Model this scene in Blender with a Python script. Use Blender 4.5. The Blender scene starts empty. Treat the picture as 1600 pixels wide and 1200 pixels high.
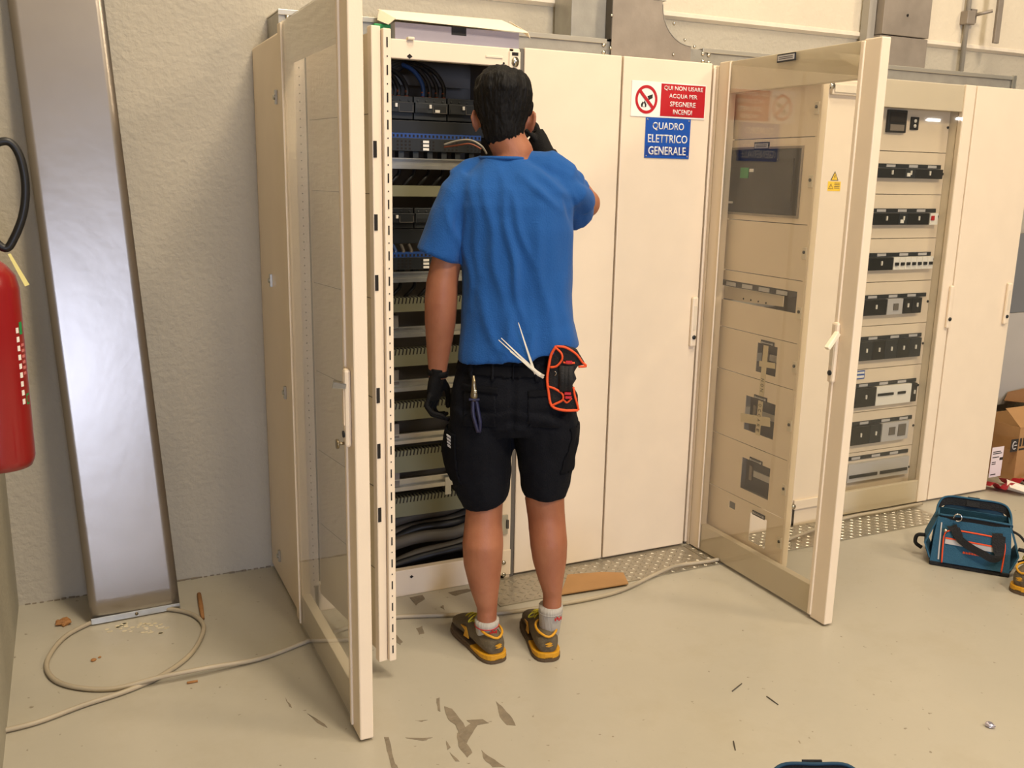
import bpy, bmesh, math, random
import numpy as np
from mathutils import Vector, Matrix, noise
random.seed(7)
S = bpy.context.scene
COL = S.collection
R = math.radians
PI = math.pi

# ------------------------------------------------------------------ camera
FPX = 1455.43
CAM = Vector((-1.4929, -3.1137, 1.5556))
def _axes(yaw, pit, rol):
    f = Vector((math.sin(yaw)*math.cos(pit), math.cos(yaw)*math.cos(pit), math.sin(pit)))
    r = Vector((math.cos(yaw), -math.sin(yaw), 0)); u = r.cross(f)
    return r*math.cos(rol)+u*math.sin(rol), -r*math.sin(rol)+u*math.cos(rol), f
CR, CU, CF = _axes(.4437, -.2190, .0193)
cam_data = bpy.data.cameras.new('camera'); cam = bpy.data.objects.new('camera', cam_data); COL.objects.link(cam)
cam_data.sensor_fit = 'HORIZONTAL'; cam_data.sensor_width = 36; cam_data.lens = FPX/1600*36
cam_data.clip_start = .05; cam_data.clip_end = 200
cam.matrix_world = Matrix(((CR.x, CU.x, -CF.x, CAM.x), (CR.y, CU.y, -CF.y, CAM.y), (CR.z, CU.z, -CF.z, CAM.z), (0, 0, 0, 1)))
S.camera = cam

# ------------------------------------------------------------------ light
S.view_settings.view_transform = 'Standard'; S.view_settings.look = 'None'
S.view_settings.gamma = 1; S.view_settings.use_curve_mapping = False
S.view_settings.exposure = 0.0
W = bpy.data.worlds.new('hall_air'); S.world = W; W.use_nodes = True
wn = W.node_tree.nodes; wl = W.node_tree.links
bg = wn['Background']; tc = wn.new('ShaderNodeTexCoord'); sx = wn.new('ShaderNodeSeparateXYZ'); rp = wn.new('ShaderNodeValToRGB')
wl.new(tc.outputs['Generated'], sx.inputs[0]); wl.new(sx.outputs['Z'], rp.inputs[0]); wl.new(rp.outputs[0], bg.inputs[0])
rp.color_ramp.elements[0].position = 0.0; rp.color_ramp.elements[0].color = (.50, .40, .29, 1)
rp.color_ramp.elements[1].position = .6; rp.color_ramp.elements[1].color = (.60, .50, .38, 1)
bg.inputs[1].default_value = .38
def area(name, loc, target, sx_, sy_, power, color):
    l = bpy.data.lights.new(name, 'AREA'); l.shape = 'RECTANGLE'; l.size = sx_; l.size_y = sy_; l.energy = power; l.color = color
    o = bpy.data.objects.new(name, l); COL.objects.link(o); o.location = loc
    d = Vector(target)-Vector(loc); o.rotation_euler = d.to_track_quat('-Z', 'Y').to_euler()
    return o
area('hall_lamp', (.75, -5.3, 5.9), (0, 0, .8), .9, .9, 228, (1, .83, .61))
area('hall_lamp', (6.0, -5.5, 6.1), (2.4, 0, .8), 1.4, 1.4, 245, (1, .81, .58))
area('hall_lamp', (-.2, -2.2, 6.3), (.2, -1.2, 0), 1.6, 1.6, 210, (1, .86, .66))
area('daylight_gate', (-1.7, -13, 1.25), (-1.2, 0, 1.0), 2.4, 1.7, 500, (.62, .72, 1))

# ------------------------------------------------------------------ pixel -> place helpers
def ray(u, v): return CF+CR*((u-800)/FPX)-CU*((v-600)/FPX)
def pl(u, v, ax, val):
    d = ray(u, v); return CAM+d*((val-CAM[ax])/d[ax])
def gz(u, v, z=0): return pl(u, v, 2, z)
def gy(u, v, y=0): return pl(u, v, 1, y)
def gx(u, v, x=0): return pl(u, v, 0, x)
def zat(v, y, u=640): return pl(u, v, 1, y).z

# ------------------------------------------------------------------ materials
def lin(h):
    h = h.lstrip('#'); c = [int(h[i:i+2], 16)/255 for i in (0, 2, 4)]
    return tuple((x/12.92 if x <= .04045 else ((x+.055)/1.055)**2.4) for x in c)+(1,)
MATS = {}
def mat(name, col, rough=.5, metal=0, var=0.0, vscale=8, bump=0.0, bscale=60, spec=.5, stretch=None, col2=None, sheen=0, alpha=1, emit=0, coat=0, detail=4):
    m = bpy.data.materials.new(name); m.use_nodes = True; n = m.node_tree.nodes; l = m.node_tree.links
    p = n['Principled BSDF']; c = lin(col)
    p.inputs['Base Color'].default_value = c; p.inputs['Roughness'].default_value = rough; p.inputs['Metallic'].default_value = metal
    p.inputs['Specular IOR Level'].default_value = spec
    if sheen: p.inputs['Sheen Weight'].default_value = sheen
    if coat: p.inputs['Coat Weight'].default_value = coat
    if emit: p.inputs['Emission Color'].default_value = c; p.inputs['Emission Strength'].default_value = emit
    t = n.new('ShaderNodeTexCoord'); mp = n.new('ShaderNodeMapping'); l.new(t.outputs['Object'], mp.inputs[0])
    if stretch: mp.inputs['Scale'].default_value = stretch
    nz = n.new('ShaderNodeTexNoise'); nz.inputs['Scale'].default_value = vscale; nz.inputs['Detail'].default_value = detail
    l.new(mp.outputs[0], nz.inputs['Vector'])
    r = n.new('ShaderNodeValToRGB'); r.color_ramp.elements[0].position = .3; r.color_ramp.elements[1].position = .7
    v = max(var, .02)
    if col2: a, b = lin(col2), c
    else: a = tuple(x*(1-v) for x in c[:3])+(1,); b = tuple(min(1, x*(1+v)) for x in c[:3])+(1,)
    r.color_ramp.elements[0].color = a; r.color_ramp.elements[1].color = b
    l.new(nz.outputs['Fac'], r.inputs[0]); l.new(r.outputs[0], p.inputs['Base Color'])
    if bump:
        nb = n.new('ShaderNodeTexNoise'); nb.inputs['Scale'].default_value = bscale; nb.inputs['Detail'].default_value = 5
        l.new(mp.outputs[0], nb.inputs['Vector']); b_ = n.new('ShaderNodeBump'); b_.inputs['Strength'].default_value = bump; b_.inputs['Distance'].default_value = .01
        l.new(nb.outputs['Fac'], b_.inputs['Height']); l.new(b_.outputs[0], p.inputs['Normal'])
    MATS[name] = m; return m
M_cream = mat('cream_paint', 'E6D5BC', .42, var=.02, bump=.04, bscale=300)
M_cream2 = mat('cream_paint_panel', 'DACDB6', .5, var=.02)
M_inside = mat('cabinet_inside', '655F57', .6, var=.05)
M_plaster = mat('plaster', 'ADA594', .85, var=.05, vscale=3, bump=.55, bscale=45)
M_upper = mat('plaster_upper', 'D3C7B0', .85, var=.04, vscale=3, bump=.4, bscale=45)
M_ledge = mat('ledge', 'DDD1BD', .7, var=.05, bump=.3, bscale=30)
M_leftwall = mat('left_wall_paint', 'A39E8E', .8, var=.05, bump=.3, bscale=50)
M_galv = mat('galvanised', 'A09D94', .42, .5, var=.10, vscale=14, bump=.05, bscale=120)
M_galvd = mat('galvanised_dull', '968C80', .5, .5, var=.12, vscale=10, bump=.05, bscale=90)
M_rail = mat('zinc_rail', 'BDBBB0', .3, .85, var=.08, vscale=20)
M_screw = mat('screw_zinc', 'C8C4B6', .25, 1)
M_black = mat('black', '0B0B0C', .6)
M_hole = mat('slot_dark', '1B1612', .9)
M_gap = mat('gap_rubber', '7A6248', .8)
M_cableblk = mat('cable_black', '101012', .45)
M_blue = mat('cable_blue', '143560', .45)
M_copper = mat('ferrule', '8A4A32', .5)
M_brk = mat('breaker_grey', '24292C', .45, var=.06)
M_brk2 = mat('breaker_dark', '14181A', .45, var=.06)
M_white = mat('white_plastic', 'E8E4DA', .5)
M_duct = mat('duct_grey', '68674F', .6)
M_brown = mat('cable_sheath', '4A443B', .6, var=.1)
M_cable = mat('cable_beige', 'A79B85', .55, var=.08)
M_blueterm = mat('blue_terminal', '173F80', .5)
M_chrome = mat('chrome', 'BBBBBB', .15, 1)
M_box = mat('box_lilac', '9C98A4', .8, var=.04)
M_boxtop = mat('box_flap', 'F2E6CC', .8)
M_green = mat('green_plastic', '1F8A4B', .5)
M_card = mat('cardboard', 'A57D50', .85, var=.06, vscale=12)
M_cardin = mat('cardboard_dark', '7E5A38', .9)
M_red = mat('red_enamel', '8A0E14', .28, coat=.4, var=.03)
M_redpl = mat('sign_red', 'B4131F', .4)
M_bluepl = mat('sign_blue', '1750A8', .35)
M_signw = mat('sign_white', 'EDE8E0', .4)
M_yel = mat('yellow', 'F0C41C', .5)
M_yeltag = mat('yellow_tag', 'D8CE86', .7)
M_skin = mat('skin', 'A46B4C', .55, var=.10, vscale=9, bump=.08, bscale=150, col2='8D5439')
M_skin.node_tree.nodes['Principled BSDF'].inputs['Subsurface Weight'].default_value = .08
M_skin.node_tree.nodes['Principled BSDF'].inputs['Subsurface Radius'].default_value = (.02, .008, .004)
M_hair = mat('hair', '060403', .6, var=.3, vscale=60, bump=.6, bscale=130, stretch=(1, 1, .22), spec=.25)
M_shirt = mat('shirt_blue', '1E5191', .9, var=.05, vscale=5, bump=.25, bscale=220, sheen=.08, spec=.2)
M_short = mat('shorts_navy', '0B0D14', .95, var=.12, vscale=12, bump=.35, bscale=200, spec=.2)
M_short2 = mat('shorts_seam', '0A0B10', .95, spec=.15)
M_glove = mat('glove_black', '090808', .8, bump=.3, bscale=250, spec=.25)
M_sock = mat('sock_grey', 'A9A49B', .9, bump=.6, bscale=120, stretch=(1, 1, .12))
M_suede = mat('suede', '5C513D', .9, var=.12, vscale=18, bump=.35, bscale=90)
M_sole = mat('sole_yellow', 'C68F16', .6, var=.06)
M_outs = mat('outsole', '54432F', .8)
M_lace = mat('lace', 'B8AE2E', .8)
M_edge = mat('tray_edge', 'C4C0B4', .35, .75)
M_orange = mat('orange_binding', 'E2501E', .7)
M_nylon = mat('nylon_black', '121214', .8, bump=.4, bscale=200)
M_bagblue = mat('bag_canvas', '25556F', .85, var=.08, vscale=20, bump=.4, bscale=260)
M_bagdark = mat('bag_navy', '173A50', .85)
M_refl = mat('reflective_band', 'B9B6B4', .5)
M_zip = mat('cable_tie_white', 'EDE6D2', .4)
M_steel = mat('tool_steel', '8C7F66', .3, .9, var=.1)
M_navyh = mat('handle_navy', '1A1C3C', .4)
M_wood = mat('wood_scrap', '9A6B3C', .8, var=.15, vscale=30)
M_concrete = mat('bare_concrete', '7F7463', .9, var=.15, vscale=30, bump=.4, bscale=80)
M_foil = mat('foil', 'C9C4D4', .25, .9)
M_tapew = mat('barrier_white', 'E4D9CB', .5)
M_taper = mat('barrier_red', 'B21C2B', .5)
M_greyp = mat('grey_sheet', '6E6F70', .6)
M_greyl = mat('pale_sheet', 'ABA59D', .7)
M_mask = mat('masking_tape', 'D2C3A0', .8)
M_ink = mat('ink', '2B2620', .8)
M_lamp = mat('lamp_tube', 'FFFFFF', .4, emit=45)
M_pipe = mat('conduit_grey', '9B958A', .5)

# floor: painted concrete, satin, with fine dirt
def floor_mat():
    m = mat('floor_paint', 'AEA899', .32, var=.05, vscale=1.6, bump=.06, bscale=25)
    n = m.node_tree.nodes; l = m.node_tree.links; p = n['Principled BSDF']; base = p.inputs['Base Color'].links[0].from_socket
    tc_ = [x for x in n if x.type == 'TEX_COORD'][0]
    sp = n.new('ShaderNodeTexNoise'); sp.inputs['Scale'].default_value = 38; sp.inputs['Detail'].default_value = 2
    l.new(tc_.outputs['Object'], sp.inputs['Vector'])
    cr = n.new('ShaderNodeValToRGB'); cr.color_ramp.elements[0].position = .71; cr.color_ramp.elements[1].position = .76
    cr.color_ramp.elements[0].color = (0, 0, 0, 1); cr.color_ramp.elements[1].color = (.75, .75, .75, 1); l.new(sp.outputs['Fac'], cr.inputs[0])
    mx = n.new('ShaderNodeMixRGB'); l.new(cr.outputs[0], mx.inputs[0]); l.new(base, mx.inputs[1]); mx.inputs[2].default_value = lin('6B5F4B')
    dn = n.new('ShaderNodeTexNoise'); dn.inputs['Scale'].default_value = 3.3; dn.inputs['Detail'].default_value = 8; dn.inputs['Roughness'].default_value = .7
    l.new(tc_.outputs['Object'], dn.inputs['Vector'])
    c2 = n.new('ShaderNodeValToRGB'); c2.color_ramp.elements[0].position = .5; c2.color_ramp.elements[1].position = .8
    c2.color_ramp.elements[0].color = (0, 0, 0, 1); c2.color_ramp.elements[1].color = (.4, .4, .4, 1); l.new(dn.outputs['Fac'], c2.inputs[0])
    m2 = n.new('ShaderNodeMixRGB'); l.new(c2.outputs[0], m2.inputs[0]); l.new(mx.outputs[0], m2.inputs[1]); m2.inputs[2].default_value = lin('9C9179')
    l.new(m2.outputs[0], p.inputs['Base Color'])
    rr = n.new('ShaderNodeMapRange'); rr.inputs['To Min'].default_value = .22; rr.inputs['To Max'].default_value = .48
    l.new(dn.outputs['Fac'], rr.inputs['Value']); l.new(rr.outputs[0], p.inputs['Roughness'])
    return m
M_floor = floor_mat()
def glass_mat(name, tint, refl):
    m = bpy.data.materials.new(name); m.use_nodes = True; n = m.node_tree.nodes; l = m.node_tree.links; n.remove(n['Principled BSDF'])
    tr = n.new('ShaderNodeBsdfTransparent'); tr.inputs[0].default_value = tint
    gl = n.new('ShaderNodeBsdfGlossy'); gl.inputs['Roughness'].default_value = .02; gl.inputs[0].default_value = (.95, .95, .95, 1)
    lw = n.new('ShaderNodeLayerWeight'); lw.inputs[0].default_value = .5
    pw = n.new('ShaderNodeMath'); pw.operation = 'POWER'; pw.inputs[1].default_value = 5; l.new(lw.outputs['Facing'], pw.inputs[0])
    ml = n.new('ShaderNodeMath'); ml.operation = 'MULTIPLY_ADD'; ml.inputs[1].default_value = .96*refl; ml.inputs[2].default_value = .04*refl; l.new(pw.outputs[0], ml.inputs[0])
    mx = n.new('ShaderNodeMixShader'); l.new(ml.outputs[0], mx.inputs[0]); l.new(tr.outputs[0], mx.inputs[1]); l.new(gl.outputs[0], mx.inputs[2])
    l.new(mx.outputs[0], n['Material Output'].inputs[0]); return m
M_glass = glass_mat('smoked_glass', (.95, .945, .92, 1), 1.1)

# ------------------------------------------------------------------ mesh helpers
class MB:
    def __init__(s): s.v = []; s.f = []; s.m = []; s.mi = 0; s.sm = []; s.smooth = False
    def add(s, vs, fs):
        o = len(s.v); s.v += [tuple(x) for x in vs]
        for f in fs: s.f.append(tuple(i+o for i in f)); s.m.append(s.mi); s.sm.append(s.smooth)
        return s
    def box(s, x0, x1, y0, y1, z0, z1):
        x0, x1 = min(x0, x1), max(x0, x1); y0, y1 = min(y0, y1), max(y0, y1); z0, z1 = min(z0, z1), max(z0, z1)
        return s.add([(x, y, z) for z in (z0, z1) for y in (y0, y1) for x in (x0, x1)],
                     [(0, 2, 3, 1), (4, 5, 7, 6), (0, 1, 5, 4), (2, 6, 7, 3), (0, 4, 6, 2), (1, 3, 7, 5)])
    def hexa(s, b, t):
        n = len(b); return s.add(list(b)+list(t), [tuple(range(n-1, -1, -1)), tuple(range(n, 2*n))]+[(i, (i+1) % n, (i+1) % n+n, i+n) for i in range(n)])
    def prism(s, poly, vec):
        vec = Vector(vec); return s.hexa([Vector(p) for p in poly], [Vector(p)+vec for p in poly])
    def rings(s, rs, cap=True):
        n = len(rs[0]); vs = [p for r_ in rs for p in r_]; fs = []
        for k in range(len(rs)-1):
            for i in range(n): fs.append((k*n+i, k*n+(i+1) % n, (k+1)*n+(i+1) % n, (k+1)*n+i))
        if cap: fs.append(tuple(range(n-1, -1, -1))); fs.append(tuple((len(rs)-1)*n+i for i in range(n)))
        return s.add(vs, fs)
    def limb(s, pts, n=12, ref=(0, 1, 0), cap=True):
        # pts: (x,y,z,ra,rb)
        P = [Vector(p[:3]) for p in pts]; rs = []
        for i, p in enumerate(pts):
            T = (P[min(i+1, len(P)-1)]-P[max(i-1, 0)]).normalized()
            A = T.cross(Vector(ref))
            if A.length < 1e-3: A = T.cross(Vector((1, 0, 0)))
            A.normalize(); B = A.cross(T).normalized(); ra = p[3]; rb = p[4] if len(p) > 4 else ra
            rs.append([P[i]+A*(ra*math.cos(2*PI*k/n))+B*(rb*math.sin(2*PI*k/n)) for k in range(n)])
        old = s.smooth; s.smooth = True; s.rings(rs, cap); s.smooth = old; return s
    def tube(s, path, r, n=8, res=0, cap=True):
        P = [Vector(p) for p in path]
        if res: P = spline(P, res)
        return s.limb([(p.x, p.y, p.z, r, r) for p in P], n, (.13, .21, .97), cap)
    def cyl(s, p0, p1, r, n=16, r2=None):
        p0 = Vector(p0); p1 = Vector(p1); return s.limb([(*p0, r, r), (*p1, r2 or r, r2 or r)], n, (.0123, .31, .95))
    def ell(s, c, rx, ry, rz, n=16, m=10):
        rs = []
        for j in range(1, m):
            a = PI*j/m; rs.append([(c[0]+rx*math.sin(a)*math.cos(2*PI*k/n), c[1]+ry*math.sin(a)*math.sin(2*PI*k/n), c[2]-rz*math.cos(a)) for k in range(n)])
        old = s.smooth; s.smooth = True; s.rings(rs); s.smooth = old; return s
    def tor(s, c, ax, Rr, r, n=24, a0=0, a1=2*PI):
        ax = Vector(ax).normalized(); u = ax.orthogonal().normalized(); w = ax.cross(u)
        return s.tube([Vector(c)+u*(Rr*math.cos(a0+(a1-a0)*i/n))+w*(Rr*math.sin(a0+(a1-a0)*i/n)) for i in range(n+1)], r, 8)
    def set(s, i): s.mi = i; return s
    def mesh(s, name='mesh'):
        me = bpy.data.meshes.new(name); me.from_pydata(s.v, [], s.f)
        me.polygons.foreach_set('material_index', s.m); me.polygons.foreach_set('use_smooth', s.sm)
        bm = bmesh.new(); bm.from_mesh(me); bmesh.ops.recalc_face_normals(bm, faces=bm.faces); bm.to_mesh(me); bm.free(); me.update(); return me
    def build(s, name, mats, parent=None, bevel=0, local=False, xf=None, **tags):
        me = s.mesh(name)
        if xf is not None: me.transform(xf)
        return link(name, me, mats, parent, bevel, local, **tags)
def spline(P, res):
    out = []; n = len(P)
    for i in range(n-1):
        p0 = P[max(i-1, 0)]; p1 = P[i]; p2 = P[i+1]; p3 = P[min(i+2, n-1)]
        for k in range(res):
            t = k/res; out.append(.5*((2*p1)+(p2-p0)*t+(2*p0-5*p1+4*p2-p3)*t*t+(-p0+3*p1-3*p2+p3)*t**3))
    out.append(P[-1]); return out
def wmat(o):
    m = o.matrix_basis.copy()
    return wmat(o.parent) @ o.matrix_parent_inverse @ m if o.parent else m
def tags_(o, label=None, cat=None, group=None, kind=None):
    if label: o['label'] = label
    if cat: o['category'] = cat
    if group: o['group'] = group
    if kind: o['kind'] = kind
    return o
def link(name, me, mats, parent=None, bevel=0, local=False, **tags):
    o = bpy.data.objects.new(name, me); COL.objects.link(o)
    for m in (mats if isinstance(mats, (list, tuple)) else [mats]): me.materials.append(m)
    if parent:
        o.parent = parent
        if not local: o.matrix_parent_inverse = wmat(parent).inverted()
    if bevel:
        b = o.modifiers.new('bevel', 'BEVEL'); b.width = bevel; b.segments = 2; b.limit_method = 'ANGLE'; b.angle_limit = R(40)
    return tags_(o, **tags)
def empty(name, loc, rz=0, **tags):
    o = bpy.data.objects.new(name, None); COL.objects.link(o); o.location = loc; o.rotation_euler = (0, 0, rz); o.empty_display_size = .05
    return tags_(o, **tags)
def fuse(mb, voxel, smooth=4, disp=None, fac=.5):
    me = mb.mesh('tmp'); o = bpy.data.objects.new('tmp', me); COL.objects.link(o)
    r = o.modifiers.new('r', 'REMESH'); r.mode = 'VOXEL'; r.voxel_size = voxel; r.use_smooth_shade = True
    if smooth: m = o.modifiers.new('s', 'SMOOTH'); m.factor = fac; m.iterations = smooth
    dg = bpy.context.evaluated_depsgraph_get(); dg.update()
    out = bpy.data.meshes.new_from_object(o.evaluated_get(dg)); bpy.data.objects.remove(o); bpy.data.meshes.remove(me)
    out.materials.clear()
    for p in out.polygons: p.use_smooth = True; p.material_index = 0
    if disp:
        co = [v.co.copy() for v in out.vertices]; no = [v.normal.copy() for v in out.vertices]
        for v, c, n in zip(out.vertices, co, no): v.co = c+disp(c, n)
        out.update()
    return out
def text_mesh(body, w, h, depth=.0006, bold=0.0):
    """mesh of lettering in the XZ plane, centred, facing -Y, fitted in w x h"""
    c = bpy.data.curves.new('t', 'FONT'); c.body = body; c.size = 1; c.align_x = 'CENTER'; c.extrude = 0; c.offset = bold; c.resolution_u = 3
    o = bpy.data.objects.new('t', c); COL.objects.link(o); dg = bpy.context.evaluated_depsgraph_get(); dg.update()
    me = bpy.data.meshes.new_from_object(o.evaluated_get(dg)); bpy.data.objects.remove(o); bpy.data.curves.remove(c)
    xs = [v.co.x for v in me.vertices]; ys = [v.co.y for v in me.vertices]
    cx, cy = (min(xs)+max(xs))/2, (min(ys)+max(ys))/2; kx = w/(max(xs)-min(xs)); ky = h/(max(ys)-min(ys))
    for v in me.vertices: v.co = Vector(((v.co.x-cx)*kx, 0, (v.co.y-cy)*ky))
    bm = bmesh.new(); bm.from_mesh(me)
    r = bmesh.ops.extrude_face_region(bm, geom=bm.faces[:]); bmesh.ops.translate(bm, verts=[e for e in r['geom'] if isinstance(e, bmesh.types.BMVert)], vec=(0, -depth, 0))
    bmesh.ops.recalc_face_normals(bm, faces=bm.faces); bm.to_mesh(me); bm.free(); me.materials.clear(); return me
def lettering(body, w, h, loc, m, parent, rot=None, name='lettering', bold=.012):
    me = text_mesh(body, w, h, bold=bold)
    if rot is not None: me.transform(rot)
    me.transform(Matrix.Translation(loc)); return link(name, me, m, parent)
def cells(a0, a1, b0, b1, holes):
    """split a rectangle into cells leaving out the holes"""
    A = sorted({a0, a1, *[h[0] for h in holes], *[h[1] for h in holes]}); Bs = sorted({b0, b1, *[h[2] for h in holes], *[h[3] for h in holes]}); out = []
    for i in range(len(A)-1):
        for j in range(len(Bs)-1):
            ca, cb = (A[i]+A[i+1])/2, (Bs[j]+Bs[j+1])/2
            if not any(h[0] < ca < h[1] and h[2] < cb < h[3] for h in holes): out.append((A[i], A[i+1], Bs[j], Bs[j+1]))
    return out
def weld_build(mb, name, mats, parent=None, **k):
    return mb.build(name, mats, parent, **k)

# ------------------------------------------------------------------ the room
YB = .468; XL = -1.757
MB().box(XL-.3, 42, -36, YB+.3, -.2, 0).build('floor', M_floor, kind='structure')
MB().box(XL-.3, 42, YB, YB+.3, 0, 2.235).build('wall_back', M_plaster, kind='structure')
MB().box(XL-.3, 42, YB-.012, YB+.3, 2.262, 7).build('wall_back_upper', M_upper, kind='structure')
MB().prism([(XL-.3, YB, 2.232), (XL-.3, YB-.008, 2.236), (XL-.3, YB-.022, 2.243), (XL-.3, YB-.022, 2.258), (XL-.3, YB-.012, 2.263), (XL-.3, YB+.1, 2.263), (XL-.3, YB+.1, 2.232)], (42.3, 0, 0)).build('trim_1', M_ledge, kind='structure')
MB().box(XL-.3, XL, -6, YB, 0, 7).build('wall_left', M_leftwall, kind='structure')
c = MB()
for i in range(40):
    x = XL+.02+i*.024; 
    if x < -.85: c.box(x, x+random.uniform(.012, .03), YB-random.uniform(.003, .009), YB, 0, random.uniform(.002, .005))
c.build('floor_joint_dirt', M_concrete, bpy.data.objects['floor'])

# peeled paint patches on the floor
def patch(name, pts, m=M_concrete, h=None, jitter=.0015):
    P = [gz(u, v) for u, v in pts]; Q = []
    for i, p in enumerate(P):
        q = P[(i+1) % len(P)]
        for k in range(3):
            t = k/3; s_ = p.lerp(q, t); j = jitter if k else jitter*.3
            Q.append(s_+Vector((random.uniform(-j, j), random.uniform(-j, j), 0)))
    h = h or random.uniform(.0005, .0012); b = MB(); b.prism([(p.x, p.y, .0001) for p in Q], (0, 0, h)); return b.build(name, m, bpy.data.objects['floor'])
for pts in ([(694, 1104), (706, 1108), (724, 1130), (733, 1146), (728, 1160), (718, 1150), (712, 1133), (700, 1124)],
            [(714, 1146), (740, 1128), (748, 1130), (738, 1146), (729, 1162), (738, 1176), (730, 1184), (716, 1166)],
            [(775, 1096), (788, 1108), (800, 1122), (806, 1134), (792, 1133), (781, 1120)],
            [(729, 1126), (754, 1124), (764, 1130), (742, 1134)], [(697, 1158), (704, 1168), (699, 1172)],
            [(752, 1172), (764, 1182), (790, 1199), (770, 1199), (756, 1186)], [(600, 1152), (607, 1152), (616, 1190), (622, 1200), (612, 1200), (604, 1172)],
            [(682, 1092), (687, 1090), (688, 1112), (684, 1110)], [(703, 1176), (718, 1190), (712, 1190)]):
    patch('peeled_paint_patch', pts)
for pts in ([(612, 996), (620, 992), (629, 1002), (626, 1008)], [(650, 982), (660, 978), (663, 990), (655, 992)], [(640, 934), (660, 930), (664, 936), (650, 946)],
            [(700, 926), (730, 920), (742, 922), (712, 931)], [(688, 948), (693, 946), (694, 953)], [(648, 1126), (668, 1125), (660, 1128)], [(634, 1153), (676, 1153), (660, 1158)],
            [(480, 1115), (505, 1135), (512, 1137), (495, 1124)], [(446, 1090), (456, 1106), (452, 1104)]):
    patch('floor_scuff', pts, M_concrete, jitter=.003)

# hanging tube lamps far down the hall (mirrored in the closed glass door)
for (x, y, t) in ((29.0, -23.7, 'nearer'), (29.3, -22.6, 'farther')):
    e = empty('tube_lamp', (x, y, 3.95), label='white fluorescent tube lamp hanging far down the hall, the %s of two' % t, cat='lamp', group='tube lamps in the hall')
    MB().box(x-.36, x+.36, y-.12, y+.12, 4.03, 4.12).build('housing', M_white, e)
    MB().cyl((x-.33, y, 3.99), (x+.33, y, 3.99), .04).build('tube', M_lamp, e)
    MB().cyl((x, y, 4.12), (x, y, 7), .01).build('hanger', M_screw, e)

# ------------------------------------------------------------------ cabinets
H = 2.0; D = YB-.004
def handle(parent, x, z0, z1, open_lever=False):
    m = (z0+z1)/2
    MB().box(x-.013, x+.013, -.014, -.0003, z0, z1).build('handle', M_cream, parent, bevel=.006)
def plain_cabinet(name, x0, x1, label, hx=None, cat='cabinet'):
    t = empty(name, ((x0+x1)/2, .2, 0), label=label, cat=cat, group='tall electrical cabinets')
    b = MB(); b.box(x0+.004, x1-.004, .026, D, .0, H-.004); b.build('body', M_cream, t)
    d = MB().box(x0+.004, x1-.004, 0, .022, .012, H).build('door', M_cream, t, bevel=.004)
    if hx:
        h_ = MB().box(hx-.014, hx+.014, -.016, -.0003, .885, 1.09).build('handle', M_cream, d, bevel=.006)
        k = MB().box(hx-.008, hx+.008, -.0175, -.0158, .955, 1.055).build('handle_recess', M_cream2, d, bevel=.003)
        MB().cyl((hx, -.0155, .925), (hx, -.0195, .925), .0085).build('lock', M_brk2, d)
    return t
plain_cabinet('cabinet', .008, .4175, 'narrow plain cream cabinet directly right of the open one with the man')
plain_cabinet('cabinet', .4175, .829, 'narrow cream cabinet with closed door carrying the red and blue signs', .803)
cabR = plain_cabinet('cabinet', 2.305, 2.735, 'plain cream cabinet at the right end of the row', 2.69)

def post_holes(b, x, y, z0, z1, n, w=.0035, hh=.016):
    for i in range(n):
        z = z0+(z1-z0)*(i+.5)/n
        b.box(x-w/2, x+w/2, y, y-.0012, z-hh/2, z+hh/2)
        zz = z+(z1-z0)/n/2; b.box(x-w/2, x+w/2, y, y-.0012, zz-.002, zz+.002)
def open_cabinet(x0, x1, ox0, ox1, label):
    """carcass with frame, no front door (door is added as a part)"""
    t = empty('electrical_cabinet', ((x0+x1)/2, .2, 0), label=label, cat='cabinet', group='tall electrical cabinets')
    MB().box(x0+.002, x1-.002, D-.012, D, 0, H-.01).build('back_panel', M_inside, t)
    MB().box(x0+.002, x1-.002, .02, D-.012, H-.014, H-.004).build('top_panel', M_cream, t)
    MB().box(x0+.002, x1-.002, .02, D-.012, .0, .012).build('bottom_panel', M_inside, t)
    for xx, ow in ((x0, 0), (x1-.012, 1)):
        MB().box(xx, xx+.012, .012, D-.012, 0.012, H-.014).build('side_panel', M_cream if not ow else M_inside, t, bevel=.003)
    MB().box(ox0-.02, ox1+.02, 0, .03, H-.068, H-.006).build('frame_header', M_cream, t, bevel=.003)
    MB().box(ox0-.02, ox1+.02, 0, .03, .0, .105).build('frame_sill', M_cream, t, bevel=.003)
    MB().box(x0+.013, ox0, .0, .03, 0, H-.006).build('frame_post', M_cream, t, bevel=.003)
    MB().box(ox1, x1-.013, .0, .03, 0, H-.006).build('frame_post', M_cream, t, bevel=.003)
    return t

# --- cabinet the man works in
X0, X1, OX0, OX1 = -.82, .006, -.768, -.05
cab = open_cabinet(X0, X1, OX0, OX1, 'open cream cabinet full of breakers that the man stands at')
# outer side panel, rounded front edge, with latches
b = MB(); b.box(X0-.028, X0-.001, .0, YB-.004, .012, H-.012); sp = b.build('outer_side_panel', M_cream, cab, bevel=.008)
for (u, v) in ((433, 152), (425, 438), (447, 613), (438, 868)):
    p = gx(u, v, X0-.028); q = MB().box(X0-.036, X0-.0285, p.y-.009, p.y+.009, p.z-.022, p.z+.022); q.cyl((X0-.036, p.y, p.z), (X0-.041, p.y, p.z), .008); q.build('panel_latch', M_rail, sp)
b = MB(); b.box(X0-.024, X0-.002, -.012, -.0005, .03, H-.03); b.build('edge_seal', M_gap, cab)
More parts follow.
